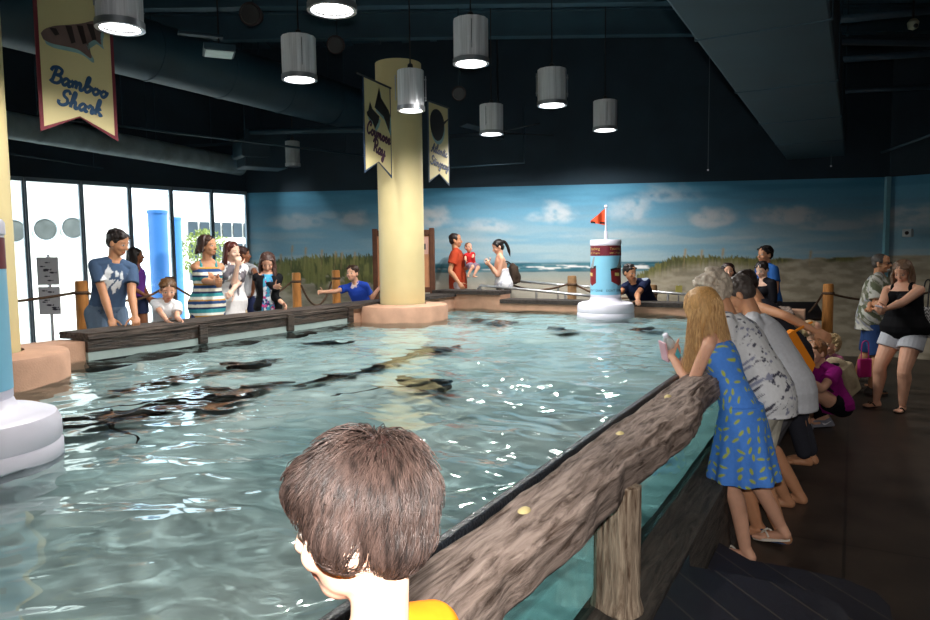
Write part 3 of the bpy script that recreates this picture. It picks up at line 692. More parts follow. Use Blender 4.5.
def poly(t, name, m, pts, y, th=.003):
    n = len(pts); V = [(x, y, z) for x, z in pts]+[(x, y+th, z) for x, z in pts]
    bm = bmesh.new(); vs_ = [bm.verts.new(v) for v in V]; bm.faces.new(vs_[:n]); bm.faces.new(vs_[n:][::-1])
    for i in range(n): bm.faces.new((vs_[i], vs_[n+i], vs_[n+(i+1) % n], vs_[(i+1) % n]))
    bmesh.ops.triangulate(bm, faces=bm.faces[:2]); me = bpy.data.meshes.new(name); bm.to_mesh(me); bm.free(); me.materials.append(m)
    o = bpy.data.objects.new(name, me); COL.objects.link(o); o.parent = t; return o
def art_shark(t, W):
    k = W/76.; X = lambda px: (px-40)*k; Z = lambda py: (141-py)*k*1.0-.05
    body = catmull([(45, 43), (49, 38), (58, 33), (70, 29), (84, 24), (94, 19), (99, 17), (98, 11), (101, 15), (104, 26), (101, 33), (103, 40), (97, 37), (91, 38), (86, 42), (92, 52), (91, 56), (84, 52), (77, 50), (66, 50), (54, 50), (47, 48)], 4)
    sc = [(X(a), Z(b_)) for a, b_ in body]
    poly(t, 'fish_shadow', printshadow, [(a+.02, b_-.03) for a, b_ in sc], -.0075); poly(t, 'fish_figure', sharkm, sc, -.0105)
    for cx, top, bot in ((56, 36, 40), (71, 30, 44), (82, 27, 42), (92, 23, 36)):
        poly(t, 'fish_stripe', sharkd, [(X(cx-3), Z(top)), (X(cx+3), Z(top-1)), (X(cx+6), Z(bot)), (X(cx+2), Z(bot+2))], -.0125)
def art_rays(t, W):
    H_ = 1.15
    def P_(L): return [(W*x, z) for x, z in L]
    a = [(.56, 1.10), (.62, .98), (.90, .86), (.95, .80), (.92, .58), (.80, .68), (.70, .76), (.38, .83), (.42, .88), (.52, .92)]
    c = [(.22, .88), (.30, .80), (.55, .74), (.50, .66), (.38, .57), (.30, .65), (.12, .70), (.10, .74), (.20, .78)]
    for L in (a, c):
        poly(t, 'ray_shadow', printshadow, [(x+.03, z-.04) for x, z in P_(L)], -.0075); poly(t, 'ray_figure', rayd, P_(L), -.0105)
def art_stingray(t, W):
    L = [(W*(.42+.34*math.cos(th)*(1.0)), .87+.19*math.sin(th)*(1 if math.sin(th) > 0 else 1.35)) for th in np.linspace(0, 2*PI, 20, endpoint=False)]
    poly(t, 'ray_shadow', printshadow, [(x+.02, z-.05) for x, z in L], -.0075); poly(t, 'ray_figure', rayd, L, -.0105)
    poly(t, 'ray_tail', rayd, [(W*.7, .90), (W*.97, .98), (W*.97, .965), (W*.72, .86)], -.012)
banner((-3.19, 5.38), (-2.85, 5.88), 2.77, 4.6, (('Bamboo', .36, .056, -.13), ('Shark', .205, .056, -.13)), 'cream swallow-tailed banner reading Bamboo Shark with a striped shark', ('red', '#6b2630'), '#23486a', art_shark, .15)
banner((-1.20, 8.62), (-.935, 9.27), 2.81, 3.98, (('Cownose', .46, .072, -.12), ('Ray', .27, .078, -.12)), 'cream swallow-tailed banner reading Cownose Ray with two dark rays', ('navy', '#22364e'), '#43243a', art_rays, .17)
banner((-.49, 9.98), (-.21, 10.5), 2.82, 3.97, (('Atlantic', .43, .058, -.1), ('Stingray', .25, .058, -.1)), 'cream swallow-tailed banner reading Atlantic Stingray, right of the middle column', ('grey', '#3a4a5a'), '#23304a', art_stingray, .15)

# ------------------------------------------------------------------ buoys
def text_geo(s, size, spacing=1.0):
    cu = bpy.data.curves.new('t', 'FONT'); cu.body = s; cu.size = size; cu.align_x = 'CENTER'; cu.space_character = spacing; cu.resolution_u = 3
    o = bpy.data.objects.new('t', cu); COL.objects.link(o); dg = bpy.context.evaluated_depsgraph_get(); dg.update()
    me = bpy.data.meshes.new_from_object(o.evaluated_get(dg)); V = [tuple(v.co) for v in me.vertices]; Fc = [tuple(p_.vertices) for p_ in me.polygons]
    bpy.data.objects.remove(o); bpy.data.curves.remove(cu); bpy.data.meshes.remove(me); return V, Fc
def wrap_text(b, s, size, z, ang, r):
    V, Fc = text_geo(s, size); b.add([(r*math.cos(ang+x/r), r*math.sin(ang+x/r), z+y) for x, y, _ in V], Fc)
def buoy(x, y, label, flag, rz=0):
    t = thing('touch_tank_buoy', label, 'buoy', (x, y, .80), rz)
    B().lathe([(.0, 0), (.34, 0), (.375, .02), (.386, .05), (.386, .10), (.376, .115), (.386, .13), (.386, .185), (.376, .20), (.384, .215), (.382, .285), (.365, .32), (.32, .338), (.235, .35), (.215, .365), (.20, .40)], n=64, close=False).obj('float_base', white_pl, t, smooth=True)
    B().lathe([(.20, .40), (.203, .405), (.203, 1.11), (.21, 1.115), (.21, 1.165), (.20, 1.18), (0, 1.185)], n=64, close=False).obj('drum', white_pl, t, smooth=True)
    B().lathe([(.2045, .44), (.2045, .98)], n=64, close=False).obj('blue_label', mat('sky_blue_label', lin('#86c8e6'), .4, var=.03), t, smooth=True)
    B().lathe([(.206, .965), (.206, 1.10)], n=64, close=False).obj('maroon_band', mat('maroon_label', lin('#6e1f30'), .4, var=.06), t, smooth=True)
    yb = B(); ym = mat('yellow_label_print', lin('#d9c070'), .5)
    for a in (-PI/2+.42, -PI/2-1.15, PI/2):
        wrap_text(yb, 'Touching', .052, 1.043, a, .2075); wrap_text(yb, 'with 2 Fingers', .034, .993, a, .2075)
    yb.obj('band_lettering', ym, t)
    db = B()
    for a in (-PI/2+.35, -PI/2-1.1, PI/2): wrap_text(db, "DON'T GRAB", .042, .485, a, .2062)
    db.obj('foot_lettering', mat('dark_blue_print', lin('#274a66'), .5), t)
    bm_ = mat('dark_red_print', lin('#7a1f28'), .5, var=.2, scale=10); dk = mat('dark_print', lin('#241a1e'), .5)
    def patch(name, m, L, a0, r):
        # curved patch wrapped on the drum from an outline in (arc, z)
        bm = bmesh.new(); vv = [bm.verts.new((u_, 0, z_)) for u_, z_ in L]; bm.faces.new(vv); bmesh.ops.triangulate(bm, faces=bm.faces[:])
        bmesh.ops.subdivide_edges(bm, edges=bm.edges[:], cuts=4, use_grid_fill=True)
        for v_ in bm.verts: u_ = v_.co.x; v_.co = Vector((r*math.cos(a0+u_/r), r*math.sin(a0+u_/r), v_.co.z))
        me = bpy.data.meshes.new(name); bm.to_mesh(me); bm.free(); me.materials.append(m); o = bpy.data.objects.new(name, me); COL.objects.link(o); o.parent = t
    for a0 in (-PI/2+.62, -PI/2-1.45, PI/2):
        patch('bucket_print', bm_, [(-.11, .62), (.02, .56), (.10, .60), (.10, .80), (0, .79), (-.12, .76)], a0, .2055)
        patch('bucket_rim_print', dk, [(-.12, .76), (.10, .80), (.10, .835), (-.125, .79)], a0, .2062)
        patch('handle_print', mat('grey_print', lin('#8e9aa0'), .5), [(-.03, .80), (.05, .80), (.08, .95), (.05, .95)], a0, .206)
        patch('emblem_print', ym, [(-.06, .70), (.03, .69), (.03, .735), (-.06, .74)], a0, .2066)
    if flag:
        B().tube([(0, 0, 1.18), (0, 0, 1.30)], .022, 10).obj('socket', white_pl, t); B().tube([(0, 0, 1.2), (0, 0, 1.62)], .012, 10).obj('pole', white_pl, t)
        B().ell((0, 0, 1.63), .022).obj('pole_ball', white_pl, t, smooth='all')
        fb = B(); V = []; nx = 10
        for i in range(nx+1):
            x_ = -.012-.20*i/nx; h = .20*(1-i/nx)+.02; zt = 1.60-.165*i/nx; dy = .012*math.sin(i*.9)
            V += [(x_, dy-.004, zt), (x_, dy-.004, zt-h), (x_, dy+.004, zt-h), (x_, dy+.004, zt)]
        Fc = []
        for i in range(nx):
            for k in range(4): k2 = (k+1) % 4; Fc.append((i*4+k, i*4+k2, i*4+4+k2, i*4+4+k))
        Fc += [(0, 3, 2, 1), (nx*4, nx*4+1, nx*4+2, nx*4+3)]
        fo = fb.add(V, Fc).obj('flag', mat('orange_flag_cloth', lin('#f0562c'), .7, var=.06), t)
        B().add([(x_-(0), y_, z_) for x_, y_, z_ in ((-.015, -.006, 1.395), (-.21, -.006, 1.405), (-.21, -.006, 1.43), (-.015, -.006, 1.42))], [(0, 1, 2, 3)]).obj('flag_hem', dk, fo)
    return t
q = PY(605.5, 311, 9.55); buoy(q.x, q.y, 'white striped-base buoy with blue label and orange flag, at the far side of the tank', True, .1)
buoy(-2.19, 2.98, 'large white buoy with blue label cut by the left edge of the photo', False, .15)

# ------------------------------------------------------------------ rope posts, ropes
def post(px, d, base, h, label, r=.07, m=None):
    q = PY(px, 300, d)
    t = thing('rope_post', label, 'post', (q.x, q.y, base), 0)
    B().lathe([(r, 0), (r*1.02, h*.5), (r*.98, h-.02), (r*.85, h), (0, h)], n=20).obj('post_shaft', m or postwood, t, smooth=True)
    b = B()
    for z in (h-.14, h-.75): b.lathe([(r*1.06, z-.02), (r*1.22, z), (r*1.06, z+.02)], n=16, close=False)
    b.obj('rope_wrap', rope_m, t, smooth=True)
    return Vector((q.x, q.y, base)), h
p1 = post(82, 8.3, .35, 1.2, 'brown rope post behind the teenager in the blue tee shirt')
p2 = post(171, 9.7, .35, 1.2, 'dark rope post behind the little boy in the white tee shirt', m=mat('dark_post_wood', lin('#4a3526'), .8, var=.3))
p3 = post(297, 11.2, .35, 1.2, 'bright orange-brown rope post right of the girl in the black cardigan')
p4 = post(336.5, 11.9, .35, 1.22, 'orange-brown rope post just left of the boy in the royal blue tee shirt')
p5 = post(572, 11.45, .16, 1.28, 'brown rope post left of the far buoy', r=.075, m=mat('brown_post_wood', lin('#8a6a48'), .8, var=.3))
p6 = post(652, 11.1, .04, 1.25, 'brown rope post right of the man in the navy polo shirt', r=.08, m=mat('brown_post_wood'  , lin('#8a6a48'), .8))
p7 = post(828, 10.5, 0, 1.3, 'tall orange-brown rope post standing alone on the right before the mural', r=.075)
def rope(a, b_, sag, label, r=.016):
    P = [a.lerp(b_, i/20) - Vector((0, 0, sag*4*(i/20)*(1-i/20))) for i in range(21)]
    mid = P[10]
    o = B().tube([p_-mid for p_ in P], r, 8).obj('barrier_rope', rope_m, None, smooth='all'); o.location = mid
    tag(o, label, 'rope')
def pt(p_, dz): return p_[0]+Vector((0, 0, p_[1]-dz))
left0 = (Vector((-6.6, 6.4, .35)), 1.2)
t_ = thing('rope_post', 'rope post hidden behind the left column', 'post', left0[0]); B().lathe([(.07, 0), (.07, 1.2)], n=16).obj('post_shaft', postwood, t_)
o_ = Vector((.08, -.02, 0))
rope(pt(left0, .14), pt(p1, .14)-o_, .10, 'upper brown rope crossing in front of the grey fish signs'); rope(pt(left0, .75), pt(p1, .75)-o_, .16, 'lower brown rope passing below the grey fish signs')
rope(pt(p1, .14)+o_, pt(p2, .14)-o_, .14, 'upper rope behind the teenager and the girl in purple'); rope(pt(p2, .14)+o_, pt(p3, .14)-o_, .35, 'upper rope sagging behind the two women')
rope(pt(p2, .75)+o_, pt(p3, .75)-o_, .2, 'lower rope behind the two women'); rope(pt(p3, .2)+o_, pt(p4, .2)-o_, .36, 'brown rope sagging between the two orange posts')
rope(pt(p3, .8)+o_, pt(p4, .8)-o_, .12, 'lower rope between the two orange posts')
e_ = Vector((.55, 12.45, 1.42))
rope(e_, pt(p5, .14)-o_, .16, 'sagging rope behind the woman with the ponytail')
rope(pt(p5, .16)+o_, pt(p6, .16)-o_, .12, 'rope behind the man in the navy polo shirt')
rope(PY(795, 318, 10.9), pt(p7, .16)-o_, .10, 'rope running down from the tall post to the dark reading panel'); rope(pt(p7, .16)+o_, Vector((7.3, 10.9, 1.15)), .12, 'rope running from the tall post to the right wall')

# ------------------------------------------------------------------ ramp handrails
rail_m = mat('galvanised_rail', (.6, .62, .64), .3, .8, var=.05)
def rail(P, label, base, r=.021, every=1):
    t = thing('handrail', label, 'handrail', tuple(P[0][:2])+(0,))
    o0 = Vector(t.location); B().tube([Vector(p_)-o0 for p_ in P], r, 10).obj('rail', rail_m, t, smooth='all')
    for i in range(0, len(P), every):
        p_ = Vector(P[i]); bz = base(i)
        if p_.z-bz > .2: B().tube([Vector((p_.x, p_.y, bz))-o0, p_-o0], r*.85, 8).obj('rail_post', rail_m, t)
def RU(u, v, z): q = T(u, v); return Vector((q.x, q.y, z))
def ramp_z(v): return .35 if v < -2.6 else max(.02, .35-(v+2.6)/3.8*.33)
vv = [-4.68, -4.62, -4.2, -3.6, -3.1, -2.6]
rail([RU(9.0, v, ramp_z(v)+.02) for v in (-4.7,)] + [RU(9.0, v, z) for v, z in zip(vv, (1.22, 1.28, 1.25, 1.21, 1.17, 1.13))], 'galvanised handrail sloping down just behind the far rim of the tank', lambda i: ramp_z(([-4.7]+vv)[i])+.0)
vv2 = [-4.3, -3.4, -2.4, -1.6, -.9]
rail([RU(9.45, v, z) for v, z in zip(vv2, (1.35, 1.29, 1.23, 1.18, 1.13))], 'second handrail on the mural side of the ramp', lambda i: ramp_z(vv2[i])+.0)

# ------------------------------------------------------------------ fish sign on a pole, kiosk, reading panel, small sign, wall box
q = PY(51.5, 331, 9.0)
t = thing('fish_sign', 'pair of grey fish identification panels on a metal pole by the windows', 'sign', (q.x, q.y, .35), .15)
B().tube([(0, .03, 0), (0, .03, 1.52)], .02, 8).obj('pole', greymetal, t)
sgm = mat('grey_sign_panel', lin('#c6c7cc'), .6, var=.06); inkm = mat('dark_fish_print', lin('#3a3a46'), .6)
for k, z in enumerate((1.31, .93)):
    p_ = B().box((0, 0, z), (.255, .02, .355), bev=.004).obj('panel', sgm, t)
    for j in range(7):
        random.seed(40+j+k*9); x, zz, s = random.uniform(-.07, .07), z+random.uniform(-.13, .14), random.uniform(.025, .045)
        L = catmull([(-1, .1), (-.4, .35), (.3, .3), (1, .05), (1.4, .4), (1.3, -.3), (.9, -.05), (.2, -.3), (-.6, -.2), (-1, .1)], 3)[:-1]
        ff = poly(t, 'fish_print', inkm, [(x+a*s, zz+b_*s) for a, b_ in L], -.0125, .002); ff.parent = p_
random.seed(3)
q = PY(404.5, 300, 12.15)
t = thing('wooden_kiosk', 'brown timber framed map board standing half hidden behind the middle column', 'board', (q.x, q.y, .35), -.12)
kw = mat('kiosk_brown_wood', lin('#5a3826'), .7, var=.25)
for x in (-.5, .5): B().box((x, 0, .96), (.085, .085, 1.92), bev=.01).obj('kiosk_post', kw, t)
B().box((0, 0, 1.84), (.94, .07, .10), bev=.01).obj('top_rail', kw, t); B().box((0, 0, .86), (.94, .07, .09), bev=.01).obj('bottom_rail', kw, t)
pn = B().box((0, -.0, 1.35), (.93, .03, .92)).obj('map_panel', mat('pale_orange_map', lin('#c98a62'), .6, var=.15, scale=5), t)
B().box((.34, -.02, 1.62), (.20, .01, .3)).obj('pale_inset', mat('pink_inset', lin('#d9a898'), .6), pn); B().box((.36, -.028, 1.6), (.07, .01, .1)).obj('small_picture', inkm, pn)
q = PY(792, 322, 10.8)
t = thing('reading_panel', 'low dark slanted reading panel on two legs left of the tall rope post', 'reading panel', (q.x, q.y, 0), -.1)
for x in (-.22, .22): B().box((x, 0, .40), (.12, .12, .80), bev=.01).obj('panel_leg', mat('dark_brown_leg', lin('#2a2320'), .7), t)
B().box((0, -.03, .87), (.82, .42, .05), rx=.6, bev=.01).obj('slanted_top', mat('near_black_panel', lin('#1c1a1c'), .5), t)
q = PY(678.5, 300, 10.75)
t = thing('notice_stake', 'small yellow notice on a thin stake before the mural', 'sign', (q.x, q.y, 0))
B().tube([(0, 0, .0), (0, 0, 1.3)], .01, 6).obj('stake', greymetal, t); B().box((0, -.012, 1.22), (.10, .01, .14)).obj('notice', mat('yellow_notice', lin('#b9b060'), .6), t)
q = PY(908, 233, 11.3)
t = thing('wall_device', 'small white box on the right end of the mural wall', 'wall box', (q.x, q.y, q.z-.07), math.atan2(dd.y, dd.x))
B().box((0, .0, .07), (.13, .18, .13), bev=.015).obj('box', mat('offwhite_plastic', lin('#b9c0c2'), .5), t); B().ell((.0, -.09, .07), (.03, .02, .03)).obj('lens', black, t)

# ------------------------------------------------------------------ ceiling works
duct_m = mat('navy_duct_paint', lin('#1d3744'), .6, var=.15, scale=2)
duct2_m = mat('pale_insulated_duct', lin('#6f8086'), .7, var=.25, scale=4, bump=.4)
def duct(pts, r, label, m=None, n=24, seam=1.2):
    c = Vector(pts[0]); t = thing('round_duct', label, 'duct', c)
    B().tube([Vector(p_)-c for p_ in pts], r, n).obj('duct_tube', m or duct_m, t, smooth=True)
    for a, b_ in zip(pts[:-1], pts[1:]):
        a, b_ = Vector(a), Vector(b_); L_ = (b_-a).length; k = int(L_/seam)
        for i in range(1, k+1):
            p_ = a.lerp(b_, i/(k+1)); dv = (b_-a).normalized()*.03
            B().tube([p_-dv-c, p_+dv-c], r*1.025, n).obj('duct_collar', m or duct_m, t, smooth=True)
            if i % 2: B().tube([p_+Vector((0, 0, r))-c, Vector((p_.x, p_.y, CZ))-c], .008, 5).obj('hanger_rod', duct_m, t)
qa, qb = PZ(-60, 30, 4.0), PZ(370, 134, 4.0)
duct([(qa.x, qa.y, 4.36), (qb.x, qb.y, 4.36)], .36, 'very wide dark blue round duct crossing the ceiling towards the middle column')
qa, qb = PZ(-40, 132, 3.3), PZ(240, 176, 3.3)
duct([(qa.x, qa.y, 3.48), (qb.x, qb.y, 3.48)], .17, 'thinner pale duct just above the windows', duct2_m)
q = PY(262, 158, 12.4)
t = thing('air_handler_box', 'dark teal box at the end of the pale duct in the far left corner', 'duct box', (q.x, q.y, 3.3), .6); B().box((0, 0, .35), (.75, .5, .62), bev=.02).obj('box_body', duct_m, t); B().box((-.2, -.05, .35), (.5, .56, .3), bev=.02).obj('flange', duct_m, t); B().tube([(0, 0, .6), (0, 0, CZ-3.3)], .012, 6).obj('hanger_rod', duct_m, t)
def pipe(P, r, label, m=None, drops=()):
    c = Vector(P[0]); t = thing('ceiling_pipe', label, 'pipe', c); B().tube([Vector(p_)-c for p_ in P], r, 8).obj('pipe_run', m or duct_m, t, smooth='all')
    for x in drops:
        p_ = Vector(P[0]).lerp(Vector(P[1]), x)-c; B().tube([p_, p_+Vector((0, 0, CZ-p_.z-c.z))], .008, 5).obj('hanger_rod', m or duct_m, t)
    return t
def pz2(a, z1, b_, z2): return [PZ(a[0], a[1], z1), PZ(b_[0], b_[1], z2)]
pipe(pz2((-30, 108), 3.75, (500, 172), 3.5), .018, 'thin dark sprinkler pipe running in front of the wide duct from left to centre', drops=(.2, .4, .6, .8))
pipe(pz2((0, 152), 3.25, (235, 188), 3.25), .014, 'thin dark conduit just above the window tops', drops=(.3, .6))
pipe(pz2((250, 132), 3.9, (420, 128), 3.9), .05, 'stub pipe leaving the wide duct near the unlit lamp')
tk = thing('track_rail', 'lighting track with two small white spot heads below the wide duct', 'light track', PZ(125, 150, 3.5))
c = Vector(tk.location); qa, qb = PZ(112, 150, 3.5), PZ(268, 142, 3.9); B().beam(qa-c, qb-c, .05, .05).obj('track', duct_m, tk)
for k in (.42, .8):
    p_ = qa.lerp(qb, k)-c; B().lathe([(.03, -.10), (.04, -.16), (.028, -.04), (.01, 0)], tuple(p_), 12).obj('spot_head', mat('white_spot_head', lin('#c9cdd0'), .4), tk)
for k in (.2, .6, .9): p_ = qa.lerp(qb, k)-c; B().tube([p_, p_+Vector((0, 0, CZ-c.z-p_.z))], .006, 5).obj('hanger_rod', duct_m, tk)
for k, tg in ((.42, PY(285, 250, 12.8)), (.8, PY(345, 255, 12.7))):
    p_ = qa.lerp(qb, k)-Vector((0, 0, .18)); l = light('SPOT', 'track_spot_light', p_, 70, (1, .97, .93), spot_size=math.radians(62), spot_blend=1, shadow_soft_size=.04); l.rotation_euler = (tg-p_).to_track_quat('-Z', 'Y').to_euler()
for nm, p_ in (('over_walkway', (3.4, 1.2, 4.2)), ('over_near_tank', (-1.1, 1.7, 3.7)), ('over_corner', (6.8, 6.5, 4.2))):  # unseen lamps added to brighten the floor and the near water
    t = thing('pendant_lamp', 'unseen pendant lamp added for extra light, '+nm.replace('_', ' '), 'pendant lamp', p_); B().lathe([(.18, 0), (.18, .5)], n=24).obj('housing', steel, t, smooth=True); B().lathe([(0, .0), (.17, .0), (.17, -.004), (0, -.004)], n=24).obj('lens', lampglow, t); B().tube([(0, 0, .5), (0, 0, CZ-p_[2])], .008, 6).obj('cord', black, t)
    l = light('SPOT', 'lamp_light', (0, 0, -.02), 130, (1, .93, .86), spot_size=math.radians(140), spot_blend=.6, shadow_soft_size=.05); l.parent = t; l.data.cycles.is_caustics_light = True
# cross beams
for k, y in enumerate((4.2, 5.6, 7.0, 8.4, 9.8, 11.2)):
    x0, x1 = -9+y*.3, 9.2 if y < 9 else 8.2
    b = B(); b.box(((x0+x1)/2, y, 5.18), (x1-x0, .16, .03)); b.box(((x0+x1)/2, y, 5.56), (x1-x0, .16, .03)); b.box(((x0+x1)/2, y, 5.37), (x1-x0, .03, .36))
    tag(b.obj('ceiling_beam', navy2), kind='structure')
b = B()
for i in range(40):
    b.box((-.5+(-9.5+i*.5), 4.5, 5.59), (.12, 17, .05))
tag(b.obj('ceiling_ribs', navy), kind='structure')
# big slanting box duct on the right
q0, q1, q2, q3 = PZ(640, -60, 3.3), PZ(828, -60, 3.3), PZ(776, 150, 3.3), PZ(846, 158, 3.3)
t = thing('box_duct', 'huge dark teal box duct slanting across the ceiling on the right', 'duct', T(0, .30, 3.3), PI/2-TA)
L_ = 11.4; B().box((L_/2, 0, .3), (L_, .86, .6), bev=.02).obj('duct_body', duct_m, t)
for k in range(1, 6): B().box((L_*k/6, 0, .3), (.03, .875, .615), bev=.01).obj('duct_flange', duct_m, t)
for k in (.2, 3.2, 5.8, 9): B().tube([(k, .44, .6), (k, .5, CZ-3.3)], .01, 6).obj('hanger_rod', duct_m, t); B().tube([(k, -.44, .6), (k, -.44, CZ-3.3)], .01, 6).obj('hanger_rod', duct_m, t)
t = thing('branch_duct', 'dark duct branching left from the huge box duct', 'duct', T(4.9, -.62, 4.3), PI/2-TA-.2); B().box((0, 0, .25), (.5, .9, .4), bev=.03).obj('branch_body', duct_m, t); B().tube([(0, 0, .4), (0, 0, CZ-4.3)], .01, 6).obj('hanger_rod', duct_m, t)
bp_ = mat('slate_blue_pipe', lin('#3d5262'), .5, var=.1)
P0 = [PZ(829, -30, 3.9), PZ(829, 34, 3.9), PZ(833, 41, 3.9), PZ(945, 43, 3.9)]; pipe(P0, .04, 'slate blue pipe bending at the top right corner', bp_)
for k, (y0, y1, z) in enumerate(((20, 8, 4.4), (60, 52, 4.2), (92, 86, 4.2), (120, 110, 4.2))):
    pipe([PZ(836, y0, z), PZ(950, y1, z)], .045-.004*k, ('top', 'second', 'third', 'lowest')[k]+' of the level pipes at the right below the ceiling', bp_)
pipe([PZ(838, 45, 4.25), PZ(846, 165, 4.25)], .03, 'dark pipe running along the right edge of the huge box duct', bp_)
pipe([PZ(820, 175, 3.4), PZ(945, 130, 3.4)], .02, 'thin slanting conduit at the right above the mural', bp_)
q = PZ(913, 26, 3.85); t = thing('dome_camera', 'small pale dome camera hanging near the top right corner', 'camera', q)
B().lathe([(.0, -.04), (.04, -.02), (.05, .03), (.03, .06), (.0, .07)], n=20).obj('dome', mat('pale_dome', lin('#a8a892'), .4), t, smooth=True); B().tube([(0, 0, .05), (0, 0, CZ-q.z)], .01, 6).obj('stem', black, t); B().ell((0, -.04, -.01), .02).obj('lens', black, t)
for px, py, d, w, lb in ((253, 17, 8.5, 20, 'round dark speaker hanging highest, above the square light panel'), (337, 47, 9.5, 16, 'round dark speaker hanging behind the lamp left of the column'), (459, 95, 10.6, 13, 'round dark speaker hanging behind the Atlantic Stingray banner')):
    q = PY(px, py, d); t = thing('ceiling_speaker', lb, 'speaker', q, 0); r = w*d/F/2*1.1
    B().tube([(0, -.10, 0), (0, .10, .05)], [r, r*.75], 20).obj('speaker_can', mat('maroon_black_speaker', lin('#2a1a1c'), .6), t, smooth=True)
    B().tube([(0, -.115, -.004), (0, -.10, 0)], [r*.8, r*.85], 20).obj('speaker_cone', black, t); B().tube([(0, 0, 0), (0, 0, CZ-q.z)], .012, 6).obj('bracket', duct_m, t)
q = PY(219, 54, 8.6); t = thing('square_light_panel', 'square pale panel fixture hanging in front of the wide duct', 'light fixture', q, .4)
B().box((0, 0, .04), (.36, .36, .08), bev=.01).obj('housing', duct_m, t); B().box((0, 0, -.003), (.31, .31, .01)).obj('diffuser', mat('pale_diffuser', lin('#a9bcb8'), .5), t); B().tube([(0, 0, .08), (0, 0, CZ-q.z)], .008, 6).obj('stem', black, t); B().box((-.2, 0, .2), (.5, .1, .03)).obj('bracket', duct_m, t)
q = PY(498, 133, 11.9); t = thing('ceiling_fan', 'dark ceiling fan behind the small pendant lamp', 'ceiling fan', q)
fm = mat('fan_near_black', lin('#0c161d'), .5)
B().lathe([(0, -.12), (.10, -.10), (.12, 0), (.10, .08), (.03, .12)], n=20).obj('motor', fm, t, smooth=True); B().tube([(0, 0, .1), (0, 0, CZ-q.z)], .015, 8).obj('downrod', fm, t)
for k in range(5):
    a = 2*PI*k/5+.3; M = Matrix.Rotation(a, 3, 'Z') @ Matrix.Rotation(.22, 3, 'X'); bb = B().box((.55, 0, 0), (.85, .15, .012), bev=.004); bb.v = [tuple(M @ Vector(v_)) for v_ in bb.v]; bb.obj('blade', fm, t)
pipe([PY(445, 168, 11.9), PY(524, 163, 11.9), PY(524, 105, 11.9)], .012, 'thin conduit bending upwards right of the ceiling fan')
for px, y0, y1, d, lb in ((708, 88, 170, 10.5, 'thin pale chain hanging above the mural, clear of the box duct'), (831, 145, 166, 10.9, 'thin pale chain hanging above the mural near the box duct end')):
    a, c = PY(px, y0, d), PY(px, y1, d); t = thing('pull_chain', lb, 'chain', c); B().tube([(0, 0, 0), (0, 0, CZ-c.z)], .005, 5).obj('chain_line', mat('grey_cord', lin('#4c5a64'), .6), t); B().ell((0, 0, 0), .014).obj('chain_weight', white_pl, t)

# ------------------------------------------------------------------ rays and sunken driftwood in the tank
def ray_fish(px, py, z, s, ang, label, m, tilt=0, roll=0, pos=None):
    q = pos or PZ(px, py, WZ-.4*(WZ-z)); q = Vector((q.x, q.y, z if not pos else q.z)); t = thing('stingray', label, 'ray', q, ang, None, s); t.rotation_euler = (roll, tilt, ang)
    n, m_ = 21, 15; V = []; Fc = []
    for j in range(m_):
        for i in range(n):
            a = -1+2*i/(n-1); w = j/(m_-1)
            # span a in -1..1, chord w 0 (nose) .. 1
            ch = (1-abs(a)**1.5)*.62+.03; xs = .38 - abs(a)**1.3*.42 - (w*ch)
            th = .10*(1-abs(a))**1.3*math.sin(PI*min(1, w*1.05))**.8
            zc = .10*abs(a)**2.2
            V.append((xs, a*.62, zc+th))
    N0 = len(V); V2 = [(x, y, .10*abs(y/.62)**2.2-.02*(1-abs(y/.62))) for x, y, z_ in V]
    for j in range(m_-1):
        for i in range(n-1): k = j*n+i; Fc.append((k, k+1, k+n+1, k+n)); Fc.append((N0+k+n, N0+k+n+1, N0+k+1, N0+k))
    bd = [i for i in range(n)]+[j*n+n-1 for j in range(1, m_)]+[(m_-1)*n+i for i in range(n-2, -1, -1)]+[j*n for j in range(m_-2, 0, -1)]
    for k in range(len(bd)): a, c = bd[k], bd[(k+1) % len(bd)]; Fc.append((a, N0+a, N0+c, c))
    B().add(V+V2, Fc).obj('disc', m, t, smooth='all')
    B().tube([(-.2-.95*k/10, .05*math.sin(k*.6), .03) for k in range(11)], [.03*(1-k/11)+.003 for k in range(11)], 8).obj('tail', m, t, smooth='all')
    for s_ in (-1, 1): B().ell((.30, .085*s_, .06), (.022, .016, .016)).obj('eye', black, t, smooth='all')
    return t
rm = mat('dark_brown_ray_skin', lin('#6b5a50'), .45, var=.3, scale=6); rg_ = mat('grey_ray_skin', lin('#6d7080'), .4, var=.12, scale=4)
for a in ((425, 392, .62, .62, .5, 'large dark ray resting below the middle column reflection', rm), (432, 358, .6, .5, .9, 'dark ray farther back, right of the column reflection', rm), (500, 330, .6, .62, -.2, 'long dark ray swimming towards the far buoy', rm),
          (560, 336, .62, .5, .2, 'dark ray nearest the front of the far buoy', rm), (330, 350, .6, .5, 1.8, 'small dark ray in front of the dark wooden rim', rm), (245, 372, .62, .5, 1.2, 'dark ray under the window reflections', rm), (110, 425, .66, .62, 2.2, 'dark ray beside the left buoy', rm), (215, 405, .66, .66, .4, 'dark ray left of the long sunken log', rm), (480, 327, .6, .45, .1, 'faint dark ray near the tan ledge', rm), (645, 337, .6, .5, 2.8, 'dark ray close to the blond hair', rm)):
    ray_fish(a[0], a[1], a[2], a[3], a[4], a[5], a[6])
q = PZ(655, 520, .62); u_ = (Vector(q[:2])-TO).dot(TU); p_ = T(2.02, -.07, .56)
ray_fish(0, 0, 0, .42, PI/2-TA+.1, 'grey ray with one raised wing pressed against the acrylic panel', rg_, roll=-1.15, pos=p_)
sm = mat('sunken_brown_log', lin('#8a7464'), .6, var=.45, scale=9, bump=.6)
